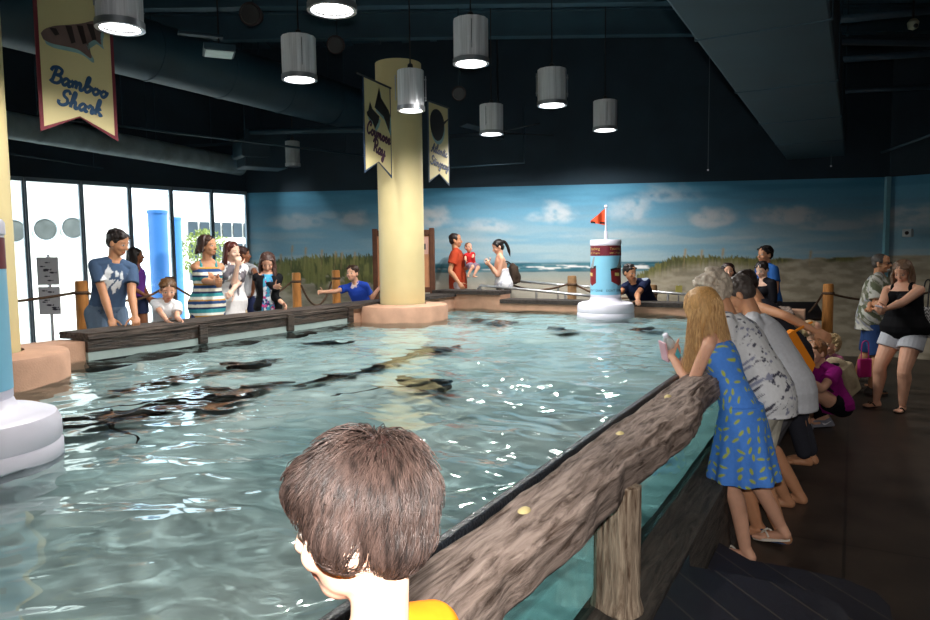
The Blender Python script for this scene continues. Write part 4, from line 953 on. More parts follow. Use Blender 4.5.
def sunk(a, b_, r, label, seed):
    A_, B2 = PZ(a[0], a[1], .78), PZ(b_[0], b_[1], .78); A_.z = B2.z = .55; c = A_.lerp(B2, .5); P = []; R = []; rr = random.Random(seed)
    for i in range(26):
        k = i/25; p_ = A_.lerp(B2, k)-c; P.append(p_+Vector((.06*math.sin(k*9+seed), .05*math.sin(k*13+seed), .02*math.sin(k*17)))); R.append(r*(.65+.6*rr.random())*(.5+.5*math.sin(PI*min(1, max(.05, k)))))
    o = B().tube([tuple(p_) for p_ in P], R, 12).obj('sunken_log', sm, None, smooth='all'); o.location = (c.x, c.y, .55); tag(o, label, 'sunken log')
sunk((85, 432), (300, 390), .11, 'thick brown sunken log lying left of the middle of the tank', 3); sunk((305, 395), (455, 353), .07, 'thinner sunken branch leading towards the column reflection', 5); sunk((100, 405), (285, 368), .09, 'brown sunken log farther back under the window reflections', 8)
# ------------------------------------------------------------------ people
def remesh(b, vox, it=3, name='m'):
    me = b.mesh('tmp'); o = bpy.data.objects.new('tmp', me); COL.objects.link(o)
    md = o.modifiers.new('r', 'REMESH'); md.mode = 'VOXEL'; md.voxel_size = vox; md.use_smooth_shade = True
    if it: sm_ = o.modifiers.new('s', 'SMOOTH'); sm_.iterations = it; sm_.factor = .5
    dg = bpy.context.evaluated_depsgraph_get(); dg.update()
    r = bpy.data.meshes.new_from_object(o.evaluated_get(dg)); r.name = name
    bpy.data.objects.remove(o); bpy.data.meshes.remove(me)
    r.polygons.foreach_set('use_smooth', [True]*len(r.polygons))
    return r
def cap_(b, p, q, r1, r2, n=12, f1=True, f2=True):
    """tapered limb with rounded (or flat) ends"""
    p, q = Vector(p), Vector(q); d = (q-p); L = d.length
    if L < 1e-5: b.ell(p, r1, n, 8); return
    d /= L; P, R = [], []
    if f1:
        for a in (80, 60, 40, 20): P.append(p-d*r1*math.sin(math.radians(a))); R.append(max(.001, r1*math.cos(math.radians(a))))
    for k in (0, .33, .66, 1): P.append(p.lerp(q, k)); R.append(r1+(r2-r1)*k)
    if f2:
        for a in (20, 40, 60, 80): P.append(q+d*r2*math.sin(math.radians(a))); R.append(max(.001, r2*math.cos(math.radians(a))))
    b.tube(P, R, n)
def limb(b, pts, rs, n=14):
    P = catmull([tuple(p) for p in pts], 4); R = []
    m = len(pts)
    for i in range(len(P)):
        t = i/(len(P)-1)*(m-1); k = min(int(t), m-2); R.append(rs[k]+(rs[k+1]-rs[k])*(t-k))
    P = [Vector(p) for p in P]; b.ell(P[0], R[0], n, 8); b.ell(P[-1], R[-1], n, 8); b.tube(P, R, n)
def loft(b, rings, n=24, e=1.0):
    """rings: (centre, right, forward, rx, ry)"""
    V = []; Fc = []
    for c, r, f, rx, ry in rings:
        for k in range(n):
            th = 2*PI*k/n; V.append(c + r*(rx*math.cos(th)) + f*(ry*math.sin(th)))
    for i in range(len(rings)-1):
        for k in range(n): k2 = (k+1) % n; Fc.append((i*n+k, i*n+k2, (i+1)*n+k2, (i+1)*n+k))
    Fc.append(tuple(range(n-1, -1, -1))); Fc.append(tuple((len(rings)-1)*n+k for k in range(n)))
    b.add(V, Fc)
def ik(a, t, l1, l2, pole):
    a, t = Vector(a), Vector(t); d = t-a; L = d.length; mx = (l1+l2)*.995
    if L > mx: t = a+d*(mx/L); d = t-a; L = mx
    if L < abs(l1-l2)+.02: L = abs(l1-l2)+.02; t = a+d.normalized()*L; d = t-a
    dn = d.normalized(); x = (l1*l1-l2*l2+L*L)/(2*L); h = math.sqrt(max(0, l1*l1-x*x))
    pl = Vector(pole); pl = pl-dn*pl.dot(dn)
    if pl.length < 1e-4: pl = dn.orthogonal()
    return a+dn*x+pl.normalized()*h, t
SK = {'fair': lin('#d9a58a'), 'tan': lin('#c08a68'), 'dark': lin('#8a5a40'), 'pale': lin('#e6bda6'), 'rosy': lin('#dba088')}
skin_mat = None
class Person:
    def __init__(s, label, px, d, floor, H, face, pelvis=None, head=None, hands=(None, None), feet=None, hs=1.0, build=1.0, female=False, skin='fair', hyaw=0, hpitch=0, vox=.008,
                 palms=(None, None), curl=.5, elbow=(None, None), knee=None, facing=None, hair=None, haircol='#2a1c16', twist=0, legsplit=.10, cat='person', px_y=300, name='person', bust=0, eyes=True, upright=.5, knees=(None, None), toes=(None, None), heel=(0, 0)):
        S = s.S = H/1.7; s.floor = floor; s.vox = vox; s.female = female; s.build = build
        w = PY(px, px_y, d); s.t = thing(name, label, cat, (w.x, w.y, floor)); f = Vector(face).normalized(); rz = math.atan2(-f.x, f.y); s.t.rotation_euler = (0, 0, rz)
        s.M = Matrix.Translation((w.x, w.y, floor)) @ Matrix.Rotation(rz, 4, 'Z'); s.Mi = s.M.inverted()
        def L(t):  # world point or (px,py,d) tuple -> local
            if t is None: return None
            if isinstance(t, Vector): return s.Mi @ t
            return s.Mi @ PY(*t)
        s.L = L
        P = L(pelvis) if pelvis is not None else Vector((0, 0, .93*S)); s.P = P
        if head is not None:
            hd = L(head); sp = (hd-P); 
        else: sp = Vector((0, 0, 1))
        sp.normalize(); s.sp = sp
        up = Vector((0, 0, 1))
        R0 = Vector((math.cos(twist), math.sin(twist), 0)); R0 = (R0-sp*R0.dot(sp)).normalized(); Fd = sp.cross(R0)*-1
        Fd = R0.cross(sp)*-1; Fd = sp.cross(R0)
        if Fd.y < 0 and abs(Fd.y) > .05 and sp.z > 0: Fd = -Fd
        s.R, s.Fd = R0, Fd
        Rp = Vector((1, 0, 0)); s.Rp = Rp
        k = S; bw = build
        neck = P+sp*.50*k; nd = (sp*(1-upright)+up*upright*.6).normalized() if head is None else None
        s.hr = .1125*k*hs/1.0
        hc = (L(head) if head is not None else neck+sp*.145*k)
        # keep the skull a neck's length from the shoulders
        v = hc-neck; want = .055*k+s.hr*.82
        hc = neck+v.normalized()*max(min(v.length, want*1.15), want*.9); s.hc = hc; s.neck = neck
        s.HM = (Matrix.Rotation(hyaw, 3, 'Z') @ Matrix.Rotation(hpitch, 3, 'X'))   # +yaw turns to the person's left, -pitch looks down
        s.sh = [P+sp*.432*k+R0*(x*.160*k*(bw*.5+.5)*(0.92 if female else 1)) for x in (-1, 1)]
        s.hip = [P+Rp*(x*.088*k*(bw*.6+.4))+Vector((0, 0, -.02*k)) for x in (-1, 1)]
        def spine(z):   # curved from upright pelvis to leaning chest
            return P+sp*z*k
        s.spine = spine
        # arms
        s.el, s.wr = [None, None], [None, None]
        for i, x in ((0, -1), (1, 1)):
            tg = L(hands[i]) if hands[i] is not None else s.sh[i]+Vector((x*.06*k, .03*k, -.50*k))
            pl = Vector(elbow[i]) if elbow[i] is not None else Vector((x*.5, -.6, -.5))
            s.el[i], s.wr[i] = ik(s.sh[i], tg, .275*k, .245*k, pl)
        s.kn, s.an, s.toe = [None, None], [None, None], [None, None]
        for i, x in ((0, -1), (1, 1)):
            if feet is not None and feet[i] is not None: an = L(feet[i]); 
            else: an = Vector((x*legsplit*k, 0, 0))
            an = Vector((an.x, an.y, max(an.z, 0)+.075*k+heel[i]))
            pl = Vector(knees[i]) if knees[i] is not None else Vector((x*.12, 1, .05))
            s.kn[i], s.an[i] = ik(s.hip[i], an, .43*k, .41*k, pl)
            tw = Vector(toes[i]) if toes[i] is not None else Vector((x*.2, 1, 0)); tw.normalize(); s.toe[i] = tw
        s.hpalm, s.curl = palms, curl; s.heel = heel; s.bust = bust
        # ---- one continuous body
        b = B()
        loft(b, s.torso(0, .50, 0)); s.limbs(b)
        for i in (0, 1): cap_(b, neck+sp*.005*k, s.sh[i].lerp(neck, .12), .046*k, .044*k)
        s.headgeo(b)
        cap_(b, P+sp*.46*k-Fd*.005, hc-(s.HM@Vector((0, .02, .03)))*s.hr/.1125, .056*k*(bw*.4+.6), .052*k*(bw*.3+.7)*min(hs, 1.1))
        if bust:
            for x in (-1, 1): b.ell(P+sp*.34*k+R0*(x*.07*k)+Fd*(.085*k), (.062*k*bust,)*3, 14, 10)
        for i in (0, 1): s.hand(b, i)
        me = remesh(b, vox, 3, 'body')
        me.materials.append(vmat('skin', .5, .35, .03, 30, sss=.08)); sk = np.array(SK[skin]); 
        HMn = np.array(s.HM); hcn = np.array(hc); q = s.hr/.1125
        def paint(co):
            c = np.tile(sk, (len(co), 1)); l = (co-hcn) @ HMn / q     # into head frame
            c = c*(1+.06*(fbm(co[:, 0]*20+co[:, 2]*9, co[:, 1]*20, 3)[:, None]-.5))
            if eyes:
                ax = np.abs(l[:, 0]); front = l[:, 1] > .05
                r = np.sqrt(((ax-.031)/.014)**2+((l[:, 2]-.004)/.0075)**2); c = mixc(c, (.5, .48, .46), sst(1.1, .8, r)*front)
                r = np.sqrt(((ax-.031)/.0075)**2+((l[:, 2]-.004)/.0085)**2); c = mixc(c, (.03, .02, .015), sst(1.2, .7, r)*front)
                r = np.sqrt(((ax-.032)/.020)**2+((l[:, 2]-.027)/.0055)**2); c = mixc(c, np.array(lin(haircol))*.8, .55*sst(1.2, .7, r)*front)
                r = np.sqrt((l[:, 0]/.026)**2+((l[:, 2]+.063)/.009)**2); c = mixc(c, sk*np.array((.85, .45, .45)), .8*sst(1.2, .7, r)*front)
                r = np.sqrt(((ax-.04)/.025)**2+((l[:, 2]+.03)/.022)**2); c = mixc(c, sk*np.array((1.05, .8, .78)), .4*sst(1.2, .3, r)*front)
            return c
        setcol(me, paint)
        o = bpy.data.objects.new('body', me); COL.objects.link(o); o.parent = s.t; s.body = o
        if hair: s.hairgeo(hair, haircol)
    def torso(s, z0, z1, off, flare=0):
        k, bw = s.S, s.build
        if s.female: prof = [(-.10, .10, .08), (-.03, .160, .108), (.04, .165, .112), (.15, .125, .09), (.22, .122, .088), (.33, .145, .10), (.40, .148, .092), (.44, .120, .078), (.475, .075, .06), (.515, .048, .05)]
        else: prof = [(-.10, .10, .085), (-.03, .150, .108), (.04, .152, .108), (.14, .140, .10), (.22, .145, .10), (.33, .165, .112), (.40, .168, .102), (.44, .135, .082), (.475, .085, .064), (.515, .052, .052)]
        zs = [p[0] for p in prof]; lo = -.10 if z0 <= 0 else z0
        sel = sorted(set([lo, z1]+[z for z in zs if lo < z < z1])); out = []
        for z in sel:
            rx = np.interp(z, zs, [p[1] for p in prof]); ry = np.interp(z, zs, [p[2] for p in prof])
            belly = 1+(bw-1)*(1.35 if -.05 < z < .3 else .8)
            t = min(1, max(0, z/.12)); sp2 = (Vector((0, 0, 1))*(1-t)+s.sp*t).normalized() if z < .12 else s.sp
            R_ = (s.Rp*(1-t)+s.R*t).normalized(); R_ = (R_-sp2*R_.dot(sp2)).normalized(); F_ = sp2.cross(R_)
            c = s.P+(Vector((0, 0, 1)) if z < 0 else s.sp)*z*k
            out.append((c, R_, F_, (rx*belly)*k+off, (ry*belly)*k+off))
        return out
    def limbs(s, b):
        k, bw = s.S, (s.build-1)*.9+1
        for i in (0, 1):
            g = .92 if s.female else 1.0
            limb(b, [s.sh[i], s.sh[i].lerp(s.el[i], .4), s.el[i], s.el[i].lerp(s.wr[i], .3), s.wr[i]], [.047*k*bw*g, .045*k*bw*g, .038*k*bw*g, .040*k*bw*g, .026*k*g])
            limb(b, [s.hip[i], s.hip[i].lerp(s.kn[i], .35), s.kn[i], s.kn[i].lerp(s.an[i], .3)+Vector((0, -.012*k, 0)), s.an[i]], [.086*k*bw, .082*k*bw, .054*k*bw, .056*k*bw, .036*k])
            a = s.an[i]; f = s.toe[i]; dn = Vector((0, 0, -1)); hl = s.heel[i]
            base = a+dn*.05*k
            toe = a+f*.155*k+dn*(.052*k+hl*.9)
            cap_(b, base-f*.035*k, a, .033*k, .036*k); cap_(b, base-f*.03*k+dn*.0, toe-f*.03*k, .032*k, .026*k); rt = f.cross(Vector((0, 0, 1)))
            for j in range(5): cap_(b, toe-f*.05*k+rt*((j-2)*.015*k), toe+rt*((j-2)*.017*k)+f*(.012-.006*abs(j-1))*k, .018*k, .013*k, 8)
    def hand(s, b, i):
        k = s.S; w = s.wr[i]; fd = (w-s.el[i]).normalized()
        pn = Vector(s.hpalm[i]) if s.hpalm[i] is not None else Vector((-1 if i else 1, 0, -.2))
        pn = (pn-fd*pn.dot(fd)).normalized(); sd = fd.cross(pn); 
        if i == 0: sd = -sd       # towards the thumb
        side = sd if True else sd
        M = Matrix((fd, side, pn)).transposed(); pc = w+fd*.045*k
        b.ell(pc, (.052*k, .040*k, .016*k), 12, 8, M); cap_(b, w-fd*.01*k, w+fd*.03*k, .024*k, .022*k)
        for j, (o_, ln) in enumerate(((.028, .95), (.0095, 1.05), (-.0095, 1.0), (-.027, .8))):
            p = w+fd*(.082-.004*abs(j-1.3))*k+side*(o_*k*1.05); d = (fd+side*(o_*2.2)).normalized(); r = .0088*k
            cap_(b, p-d*.03*k, p, r*1.1, r*1.05, 8)
            ang = s.curl*(.8+.1*j)
            for L_ in (.042, .027, .021):
                d = (Matrix.Rotation(ang, 3, fd.cross(pn).normalized()) @ d) if s.curl else d
                q = p+d*L_*ln*k; cap_(b, p, q, r, r*.9, 8); p = q; r *= .9
        p = w+fd*.02*k+side*.028*k; d = (fd*.6+side*.75+pn*.25).normalized()
        for L_, r in ((.042, .012), (.032, .0105), (.024, .009)):
            q = p+d*L_*k; cap_(b, p, q, r*k, r*.92*k, 8); p = q; d = (d+fd*.35+pn*.15*s.curl*2).normalized()
        s.palm = getattr(s, 'palm', {}); s.palm[i] = (w+fd*.085*k+pn*.03*k, fd, pn, side)
    def H(s, x, y, z): return s.hc + (s.HM @ Vector((x, y, z)))*(s.hr/.1125)
    def headgeo(s, b):
        q = s.hr/.1125; E = lambda c, r: b.ell(s.H(*c), tuple(a*q for a in r), 18, 12, s.HM)
        E((0, -.006, .026), (.075, .094, .085)); E((0, .022, -.022), (.063, .068, .082)); E((0, .050, -.078), (.036, .034, .028)); E((0, .03, -.06), (.052, .05, .04))
        for x in (-1, 1):
            E((x*.076, -.008, -.012), (.010, .019, .031)); E((x*.036, .060, -.028), (.026, .022, .024)); E((x*.030, .069, .026), (.022, .013, .009)); E((x*.031, .072, .003), (.014, .013, .010))
        cap_(b, s.H(0, .086, .012), s.H(0, .104, -.026), .008*q, .0125*q); E((0, .096, -.030), (.017, .013, .010))
        E((0, .083, -.058), (.022, .012, .007)); E((0, .081, -.068), (.019, .012, .008)); E((0, .03, .06), (.055, .055, .04))
    def hairgeo(s, kind, colr):
        b = B(); q = s.hr/.1125; E = lambda c, r: b.ell(s.H(*c), tuple(a*q for a in r), 18, 12, s.HM)
        rr = random.Random(int(abs(s.t.location.x*1000))); amp = .006
        def lock(a0, L_, r0, out=.0, fwd=0, curl=0):
            """a lock from the crown over the side of the skull (a0: 0 back, +-pi front), then hanging down"""
            x, y = math.sin(a0), -math.cos(a0)
            P = [s.H(x*.03, y*.03-.015, .118), s.H(x*.072, y*.082-.018, .085), s.H(x*.088, y*.100-.014, .02)]
            p = P[-1]; dirn = s.HM @ Vector((x, y, 0)); m = max(2, int(L_/.05))
            for j in range(m): p = p+Vector((0, 0, -L_/m))*q+dirn*(out*q/m)+Vector((rr.uniform(-1, 1), rr.uniform(-1, 1), 0))*.006*q+Vector((0, fwd*q/m, 0))+dirn*(curl*.012*math.sin(j*1.7+a0*5)); P.append(p)
            P = [Vector(v) for v in catmull([tuple(v) for v in P], 3)]; n = len(P)
            b.tube(P, [max(.004, r0*q*(1-.55*(i/n)**2)) for i in range(n)], 8)
        if kind in ('short', 'crop', 'bald'):
            g = .004 if kind == 'crop' else .014
            E((0, -.022, .046), (.076+g*.6, .086+g, .070+g)); E((0, -.042, .0), (.072+g*.5, .060+g*.6, .070))
            for x in (-1, 1): E((x*.060, .008, .030), (.020, .032, .035))
            if kind == 'short':
                for j in range(26): a = rr.uniform(-PI, PI); z = rr.uniform(.05, .11); R_ = math.sqrt(max(0, 1-((z-.03)/.1)**2)); p = (math.sin(a)*.078*R_, -math.cos(a)*.082*R_-.02, z); E(p, (.020, .024, .016))
                for x in (-.045, -.02, .01, .035, .055): E((x, .058, .075), (.018, .024, .014))
        elif kind == 'curly':
            E((0, -.022, .046), (.086, .096, .082)); E((0, -.045, -.01), (.08, .065, .07)); amp = .004
            for j in range(230):
                a = rr.uniform(-PI*.82, PI*.82); z = rr.uniform(-.07, .13); R_ = math.sqrt(max(.05, 1-((z-.03)/.115)**2))
                if abs(a) > 1.9 and z < .075: continue
                E((math.sin(a)*.092*R_, -math.cos(a)*.105*R_-.014, z), (rr.uniform(.011, .02),)*3)
        else:
            E((0, -.022, .048), (.086, .097, .080)); E((0, -.045, -.01), (.078, .062, .075))
            L_ = {'bob': .10, 'long': .30, 'mid': .18, 'pony': .02, 'vlong': .42, 'shag': .05}[kind]
            N_ = 26
            lim = 1.75
            if kind != 'pony':
                for j in range(N_): a = -lim+2*lim*j/(N_-1); lock(a, L_*rr.uniform(.85, 1.1), .017, .02 if kind != 'bob' else .035, 0, 1 if kind in ('long', 'mid') else 0)
            for j in range(8): x = (j-3.5)/3.5; E((x*.062, .056-.02*x*x, .082-.016*abs(x)), (.015, .022, .013))
            for x in (-1, 1): E((x*.074, .022, .035), (.012, .026, .035))
            if kind == 'pony':
                P = [s.H(0, -.10, .05), s.H(0, -.14, .03), s.H(0, -.155, -.05), s.H(0, -.15, -.14), s.H(0, -.13, -.24)]
                b.tube([Vector(v) for v in catmull([tuple(v) for v in P], 4)], [.022*q, .03*q, .03*q]+[.028*q]*10+[.022*q, .015*q, .008*q, .004*q], 10)
        me = remesh(b, max(.005, s.vox*.8), 1, 'hair'); n = len(me.vertices)
        co = np.empty(n*3, np.float32); no = np.empty(n*3, np.float32); me.vertices.foreach_get('co', co); me.vertices.foreach_get('normal', no)
        co = co.reshape(-1, 3); no = no.reshape(-1, 3); d = (fbm(co[:, 0]*70, co[:, 1]*70+co[:, 2]*9, 3, 2)-.45)*amp
        me.vertices.foreach_set('co', (co+no*d[:, None]).ravel()); base = np.array(lin(colr))
        setcol(me, lambda c: base*(.75+.6*fbm(c[:, 0]*110, c[:, 1]*110+c[:, 2]*10, 3, 6))[:, None])
        me.materials.append(vmat('hair_strands', .45, .4, .18, 60, bump=.4, stretch=(3, 3, .5)))
        o = bpy.data.objects.new('hair', me); COL.objects.link(o); o.parent = s.t; s.hair = o
    # ---- clothing
    def cloth(s, name, b, paint, label=None, vox=None, it=2, mname='cotton_cloth', wr=.004, **mk):
        me = remesh(b, vox or s.vox, it, name); n = len(me.vertices)
        if wr:
            co = np.empty(n*3, np.float32); no = np.empty(n*3, np.float32); me.vertices.foreach_get('co', co); me.vertices.foreach_get('normal', no); co = co.reshape(-1, 3); no = no.reshape(-1, 3)
            d = (fbm(co[:, 0]*13+co[:, 1]*5, co[:, 2]*9+co[:, 1]*11, 4, 4)-.42)*2*wr; me.vertices.foreach_set('co', (co+no*d[:, None]).ravel())
        if callable(paint): setcol(me, paint)
        else: c_ = np.array(lin(paint)); setcol(me, lambda c: np.tile(c_, (len(c), 1)))
        me.materials.append(mk.get('m') or vmat(mname, .85, .2, .05, 50)); o = bpy.data.objects.new(name, me); COL.objects.link(o); o.parent = s.t
        if label: o['label'] = label
        return o
    def shirt(s, paint, name='tee_shirt', sleeve=.6, low=-.05, off=.014, top=.485, ease=.0, label=None, **kw):
        b = B(); k = s.S
        rg = s.torso(0, top, off); rg = [r for r in rg]
        R_ = []
        for c, r, f, rx, ry in rg:
            z = (c-s.P).dot(s.sp)/k
            if z < low-.001: continue
            e_ = ease*(1-max(0, min(1, z/.4))); R_.append((c, r, f, rx+e_*k, ry+e_*k))
        if low < -.101:
            c, r, f, rx, ry = R_[0]; R_[0:1] = [(s.P+Vector((0, 0, low*k)), r, f, max(rx, .16*k*s.build)+ease*k+.005, max(ry, .115*k*s.build)+ease*k+.005), (c, r, f, max(rx, .158*k*s.build)+ease*k, max(ry, .113*k*s.build)+ease*k)]
        loft(b, R_)
        if s.bust:
            for x in (-1, 1): b.ell(s.P+s.sp*.34*k+s.R*(x*.07*k)+s.Fd*(.087*k), (.066*k*s.bust+off*.5,)*3, 14, 10)
        bw = (s.build-1)*.9+1
        if sleeve:
            for i in (0, 1): cap_(b, s.neck.lerp(s.sh[i], .30)-s.sp*.006, s.sh[i].lerp(s.neck, .12), .045*k+off*.8, .044*k+off)
        if sleeve:
            for i in (0, 1):
                if sleeve <= 1:
                    e_ = s.sh[i].lerp(s.el[i], sleeve); cap_(b, s.sh[i], e_, .046*k*bw+off, .050*k*bw+off*1.3, 16, True, False)
                else:
                    limb(b, [s.sh[i], s.el[i], s.el[i].lerp(s.wr[i], (sleeve-1))], [.050*k+off, .045*k+off, .036*k+off])
        return s.cloth(name, b, paint, label, **kw)
    def straps(s, paint, w=.018, frac=.45, name='shoulder_strap'):
        b = B(); k = s.S
        for i in (0, 1):
            a = s.sh[i].lerp(s.neck, frac); q = [a+s.Fd*.075*k-s.sp*.11*k, a+s.Fd*.052*k-s.sp*.03*k, a+s.sp*.040*k, a-s.Fd*.055*k-s.sp*.02*k, a-s.Fd*.075*k-s.sp*.10*k]
            b.tube([Vector(v) for v in catmull([tuple(v) for v in q], 4)], w*k, 10)
        return s.cloth(name, b, paint, wr=0, vox=.006)
    def shorts(s, paint, name='shorts', t=.7, off=.014, flare=.012, label=None, **kw):
        b = B(); k = s.S; bw = (s.build-1)*.9+1
        loft(b, s.torso(0, .07, off))
        for i in (0, 1):
            if t <= 1: e_ = s.hip[i].lerp(s.kn[i], t); cap_(b, s.hip[i], e_, .090*k*bw+off, .080*k*bw+off+flare-(.02*t*k), 18, True, False)
            else:
                limb(b, [s.hip[i], s.kn[i], s.kn[i].lerp(s.an[i], t-1)], [.092*k*bw+off, .060*k*bw+off, .05*k*bw+off])
        return s.cloth(name, b, paint, label, **kw)
    def shoes(s, paint, name='shoe', label=None, flip=False):
        for i in (0, 1):
            b = B(); k = s.S; a, f = s.an[i], s.toe[i]; dn = Vector((0, 0, -1)); base = a+dn*.062*k; 
            if flip:
                rt = f.cross(Vector((0, 0, 1))); p0, p1 = base-f*.06*k+dn*.008, base+f*.185*k+dn*(.008+s.heel[i]*.85)
                u_ = (p1-p0).normalized(); nn = rt.cross(u_)
                V = []; Fc = []; N_ = 14
                for zz in (0, -.014):
                    for j in range(N_): th = 2*PI*j/N_; V.append(p0.lerp(p1, .5)+u_*(.5*(p1-p0).length*math.cos(th))+rt*(.045*k*math.sin(th)*(1.1 if math.cos(th) > 0 else .85))+nn*(zz if nn.z > 0 else -zz))
                for j in range(N_): j2 = (j+1) % N_; Fc.append((j, j2, N_+j2, N_+j))
                Fc += [tuple(range(N_)), tuple(range(2*N_-1, N_-1, -1))]
                b.add(V, Fc); tp = p0.lerp(p1, .78)+Vector((0, 0, .012)); o = b.obj('flip_flop', mat('sole_'+paint.strip('#'), lin(paint), .7), s.t)
                st = B()
                for sg in (-1, 1): m_ = p0.lerp(p1, .48)+rt*(sg*.040*k)+Vector((0, 0, .0)); st.tube([Vector(v) for v in catmull([tuple(tp), tuple(tp.lerp(m_, .5)+Vector((0, 0, .045*k))), tuple(m_+Vector((0, 0, .012)))], 4)], .006, 6)
                st.obj('strap', mat('sole_'+paint.strip('#')), o) if False else st.obj('strap', MATS['sole_'+paint.strip('#')], o)
            else:
                cap_(b, base-f*.035*k, base+f*.13*k+dn*s.heel[i]*.9, .044*k, .042*k); cap_(b, base-f*.03*k, a+Vector((0, 0, -.005)), .042*k, .044*k, 12, True, False)
                b.box(tuple(base+f*.05*k+dn*.02*k), (.08*k, .25*k, .03*k), rz=math.atan2(-f.x, f.y))
                s.cloth(name, b, paint, label, wr=0, vox=.006)
def plain(c): c_ = np.array(lin(c)); return lambda co: np.tile(c_, (len(co), 1))
LFT = Vector((-TV.x, -TV.y, 0)); RGT = -LFT     # across the tank: towards -v, towards +v
F_RIGHT_RIM = (LFT.x, LFT.y, 0)
def band(*cols):
    """repeating horizontal stripes: list of (height, colour)"""
    tot = sum(h for h, _ in cols); cs = [(h, np.array(lin(c))) for h, c in cols]
    def f(co):
        z = np.mod(co[:, 2], tot); out = np.zeros((len(co), 3)); a = 0
        for h, c in cs: out[(z >= a) & (z < a+h)] = c; a += h
        return out
    return f
def leafy(base, leaf, cell=.07, L_=.026, W_=.009, dens=.85, seed=0):
    bc, lc = np.array(lin(base)), np.array(lin(leaf))
    def f(co):
        a = np.arctan2(co[:, 0], co[:, 1]); u = a*.17; z = co[:, 2]; c = np.tile(bc, (len(co), 1)); m = np.zeros(len(co))
        for di in (-1, 0, 1):
            for dj in (-1, 0, 1):
                i, j = np.floor(u/cell)+di, np.floor(z/cell)+dj; cx = (i+.5+.5*(hashn(i, j, 1+seed)-.5))*cell; cz = (j+.5+.5*(hashn(i, j, 2+seed)-.5))*cell; th = hashn(i, j, 3+seed)*3.14
                du, dz = u-cx, z-cz; p, q = du*np.cos(th)+dz*np.sin(th), -du*np.sin(th)+dz*np.cos(th)
                m = np.maximum(m, (hashn(i, j, 4+seed) < dens)*sst(1.15, .75, np.sqrt((p/L_)**2+(q/W_)**2)))
        return mixc(c, lc, m)
    return f
def blotch(base, cols, scale=25, th=.52):
    bc = np.array(lin(base))
    def f(co):
        c = np.tile(bc, (len(co), 1))
        for k, cl in enumerate(cols): c = mixc(c, np.array(lin(cl)), sst(th, th+.05, fbm(co[:, 0]*scale+k*7, co[:, 2]*scale+co[:, 1]*scale*.8, 4, k*5+1)))
        return c
    return f
def emblem(base, col, cx, cz, r, seed=1, th=.42, extra=None):
    bc, lc = np.array(lin(base)), np.array(lin(col))
    def f(co):
        d = np.sqrt(((co[:, 0]-cx)/r)**2+((co[:, 2]-cz)/r)**2)
        m = sst(th, th+.06, fbm(co[:, 0]*22+3, co[:, 2]*16+co[:, 0]*9, 4, seed)-.25*sst(.55, 1.1, d))*(co[:, 1] > 0)*sst(1.15, 1.0, d)
        c = mixc(np.tile(bc, (len(co), 1)), lc, m)
        if extra: c = extra(co, c)
        return c
    return f

# --- behind the left rim
p = Person('teenager in a slate blue tee shirt with a white splash print, head turned right', 112, 6.84, .35, 1.77, (.62, -.78, 0), pelvis=(106, 311, 6.86), head=(118, 243, 6.78), hands=((135.5, 322, 6.6), (112, 322, 6.6)), hyaw=.75, hpitch=-.35, skin='tan', curl=.9, hair='short', haircol='#221a18', vox=.007, palms=((0, -.5, -1), (0, -.5, -1)), elbow=((.4, -.6, -.4), (-.2, -.7, -.4)), build=.98)
p.shirt(emblem('#465a76', '#d9dee2', .02, 1.25, .14, 3, .40)); p.shorts('#5f7186', 'jeans', 1.95)
p = Person('girl in a purple tank top with long dark hair, by the windows behind the teenager', 139, 9.5, .35, 1.60, (.9, .35, 0), head=(136, 256, 9.5), pelvis=(141, 300, 9.5), female=True, skin='dark', hair='vlong', haircol='#1f1613', build=.85, hyaw=.1, hands=((150, 300, 9.4), (146, 296, 9.35)))
p.shirt('#6a3a92', 'tank_top', 0, low=-.05, top=.44); p.straps('#6a3a92'); p.shorts('#2c3450', t=.4)
p = Person('little boy in a white palm print tee shirt, reaching over the dark rim', 165, 7.25, .35, 1.22, (.35, -.93, 0), pelvis=(163, 330, 7.3), head=(167.5, 293, 7.15), hands=((182, 322, 6.95), (170, 325, 6.85)), hs=1.32, skin='fair', hair='short', haircol='#5a4028', hyaw=.15, hpitch=-.3, build=.95, vox=.007, elbow=((.5, -.3, -.6), (-.3, -.3, -.8)))
p.shirt(emblem('#e6e8ea', '#3f7a3a', 0, .74, .10, 6, .36), off=.012, ease=.02); p.shorts('#6c6f58', t=.8)
p = Person('woman in a sleeveless striped dress with short dark hair, hands clasped, behind the rim', 208, 7.93, .35, 1.70, (.55, -.83, 0), head=(208, 246, 7.88), pelvis=(207, 305, 7.93), hands=((217, 283, 7.62), (216, 281, 7.6)), female=True, skin='tan', hair='bob', haircol='#38261e', hyaw=.7, vox=.007, elbow=((.9, -.2, -.4), (-.9, -.3, -.4)), curl=1.1, palms=((1, 0, 0), (-1, 0, 0)), bust=.9)
p.shirt(band((.035, '#e4dfcf'), (.035, '#2f4a78'), (.02, '#b98a3a'), (.03, '#dfe3da'), (.04, '#3f8f95'), (.02, '#2b3a5c')), 'striped_dress', 0, low=-.42, ease=.035, top=.44)
p.straps('#3f8f95'); p.shorts('#2c3f66', t=.5)
p = Person('young woman with auburn hair in a white patterned top, one hand to her mouth', 232, 8.5, .35, 1.66, (.55, -.83, 0), head=(232.5, 252, 8.46), pelvis=(231, 303, 8.5), hands=((237.5, 266, 8.3), (232, 291, 8.25)), female=True, skin='pale', hair='mid', haircol='#4a2018', hyaw=.45, hpitch=-.1, vox=.007, elbow=((.7, .4, -1), (-.9, 0, -.5)), curl=1.0, palms=((0, -.6, .6), (0, -1, 0)), bust=.8)
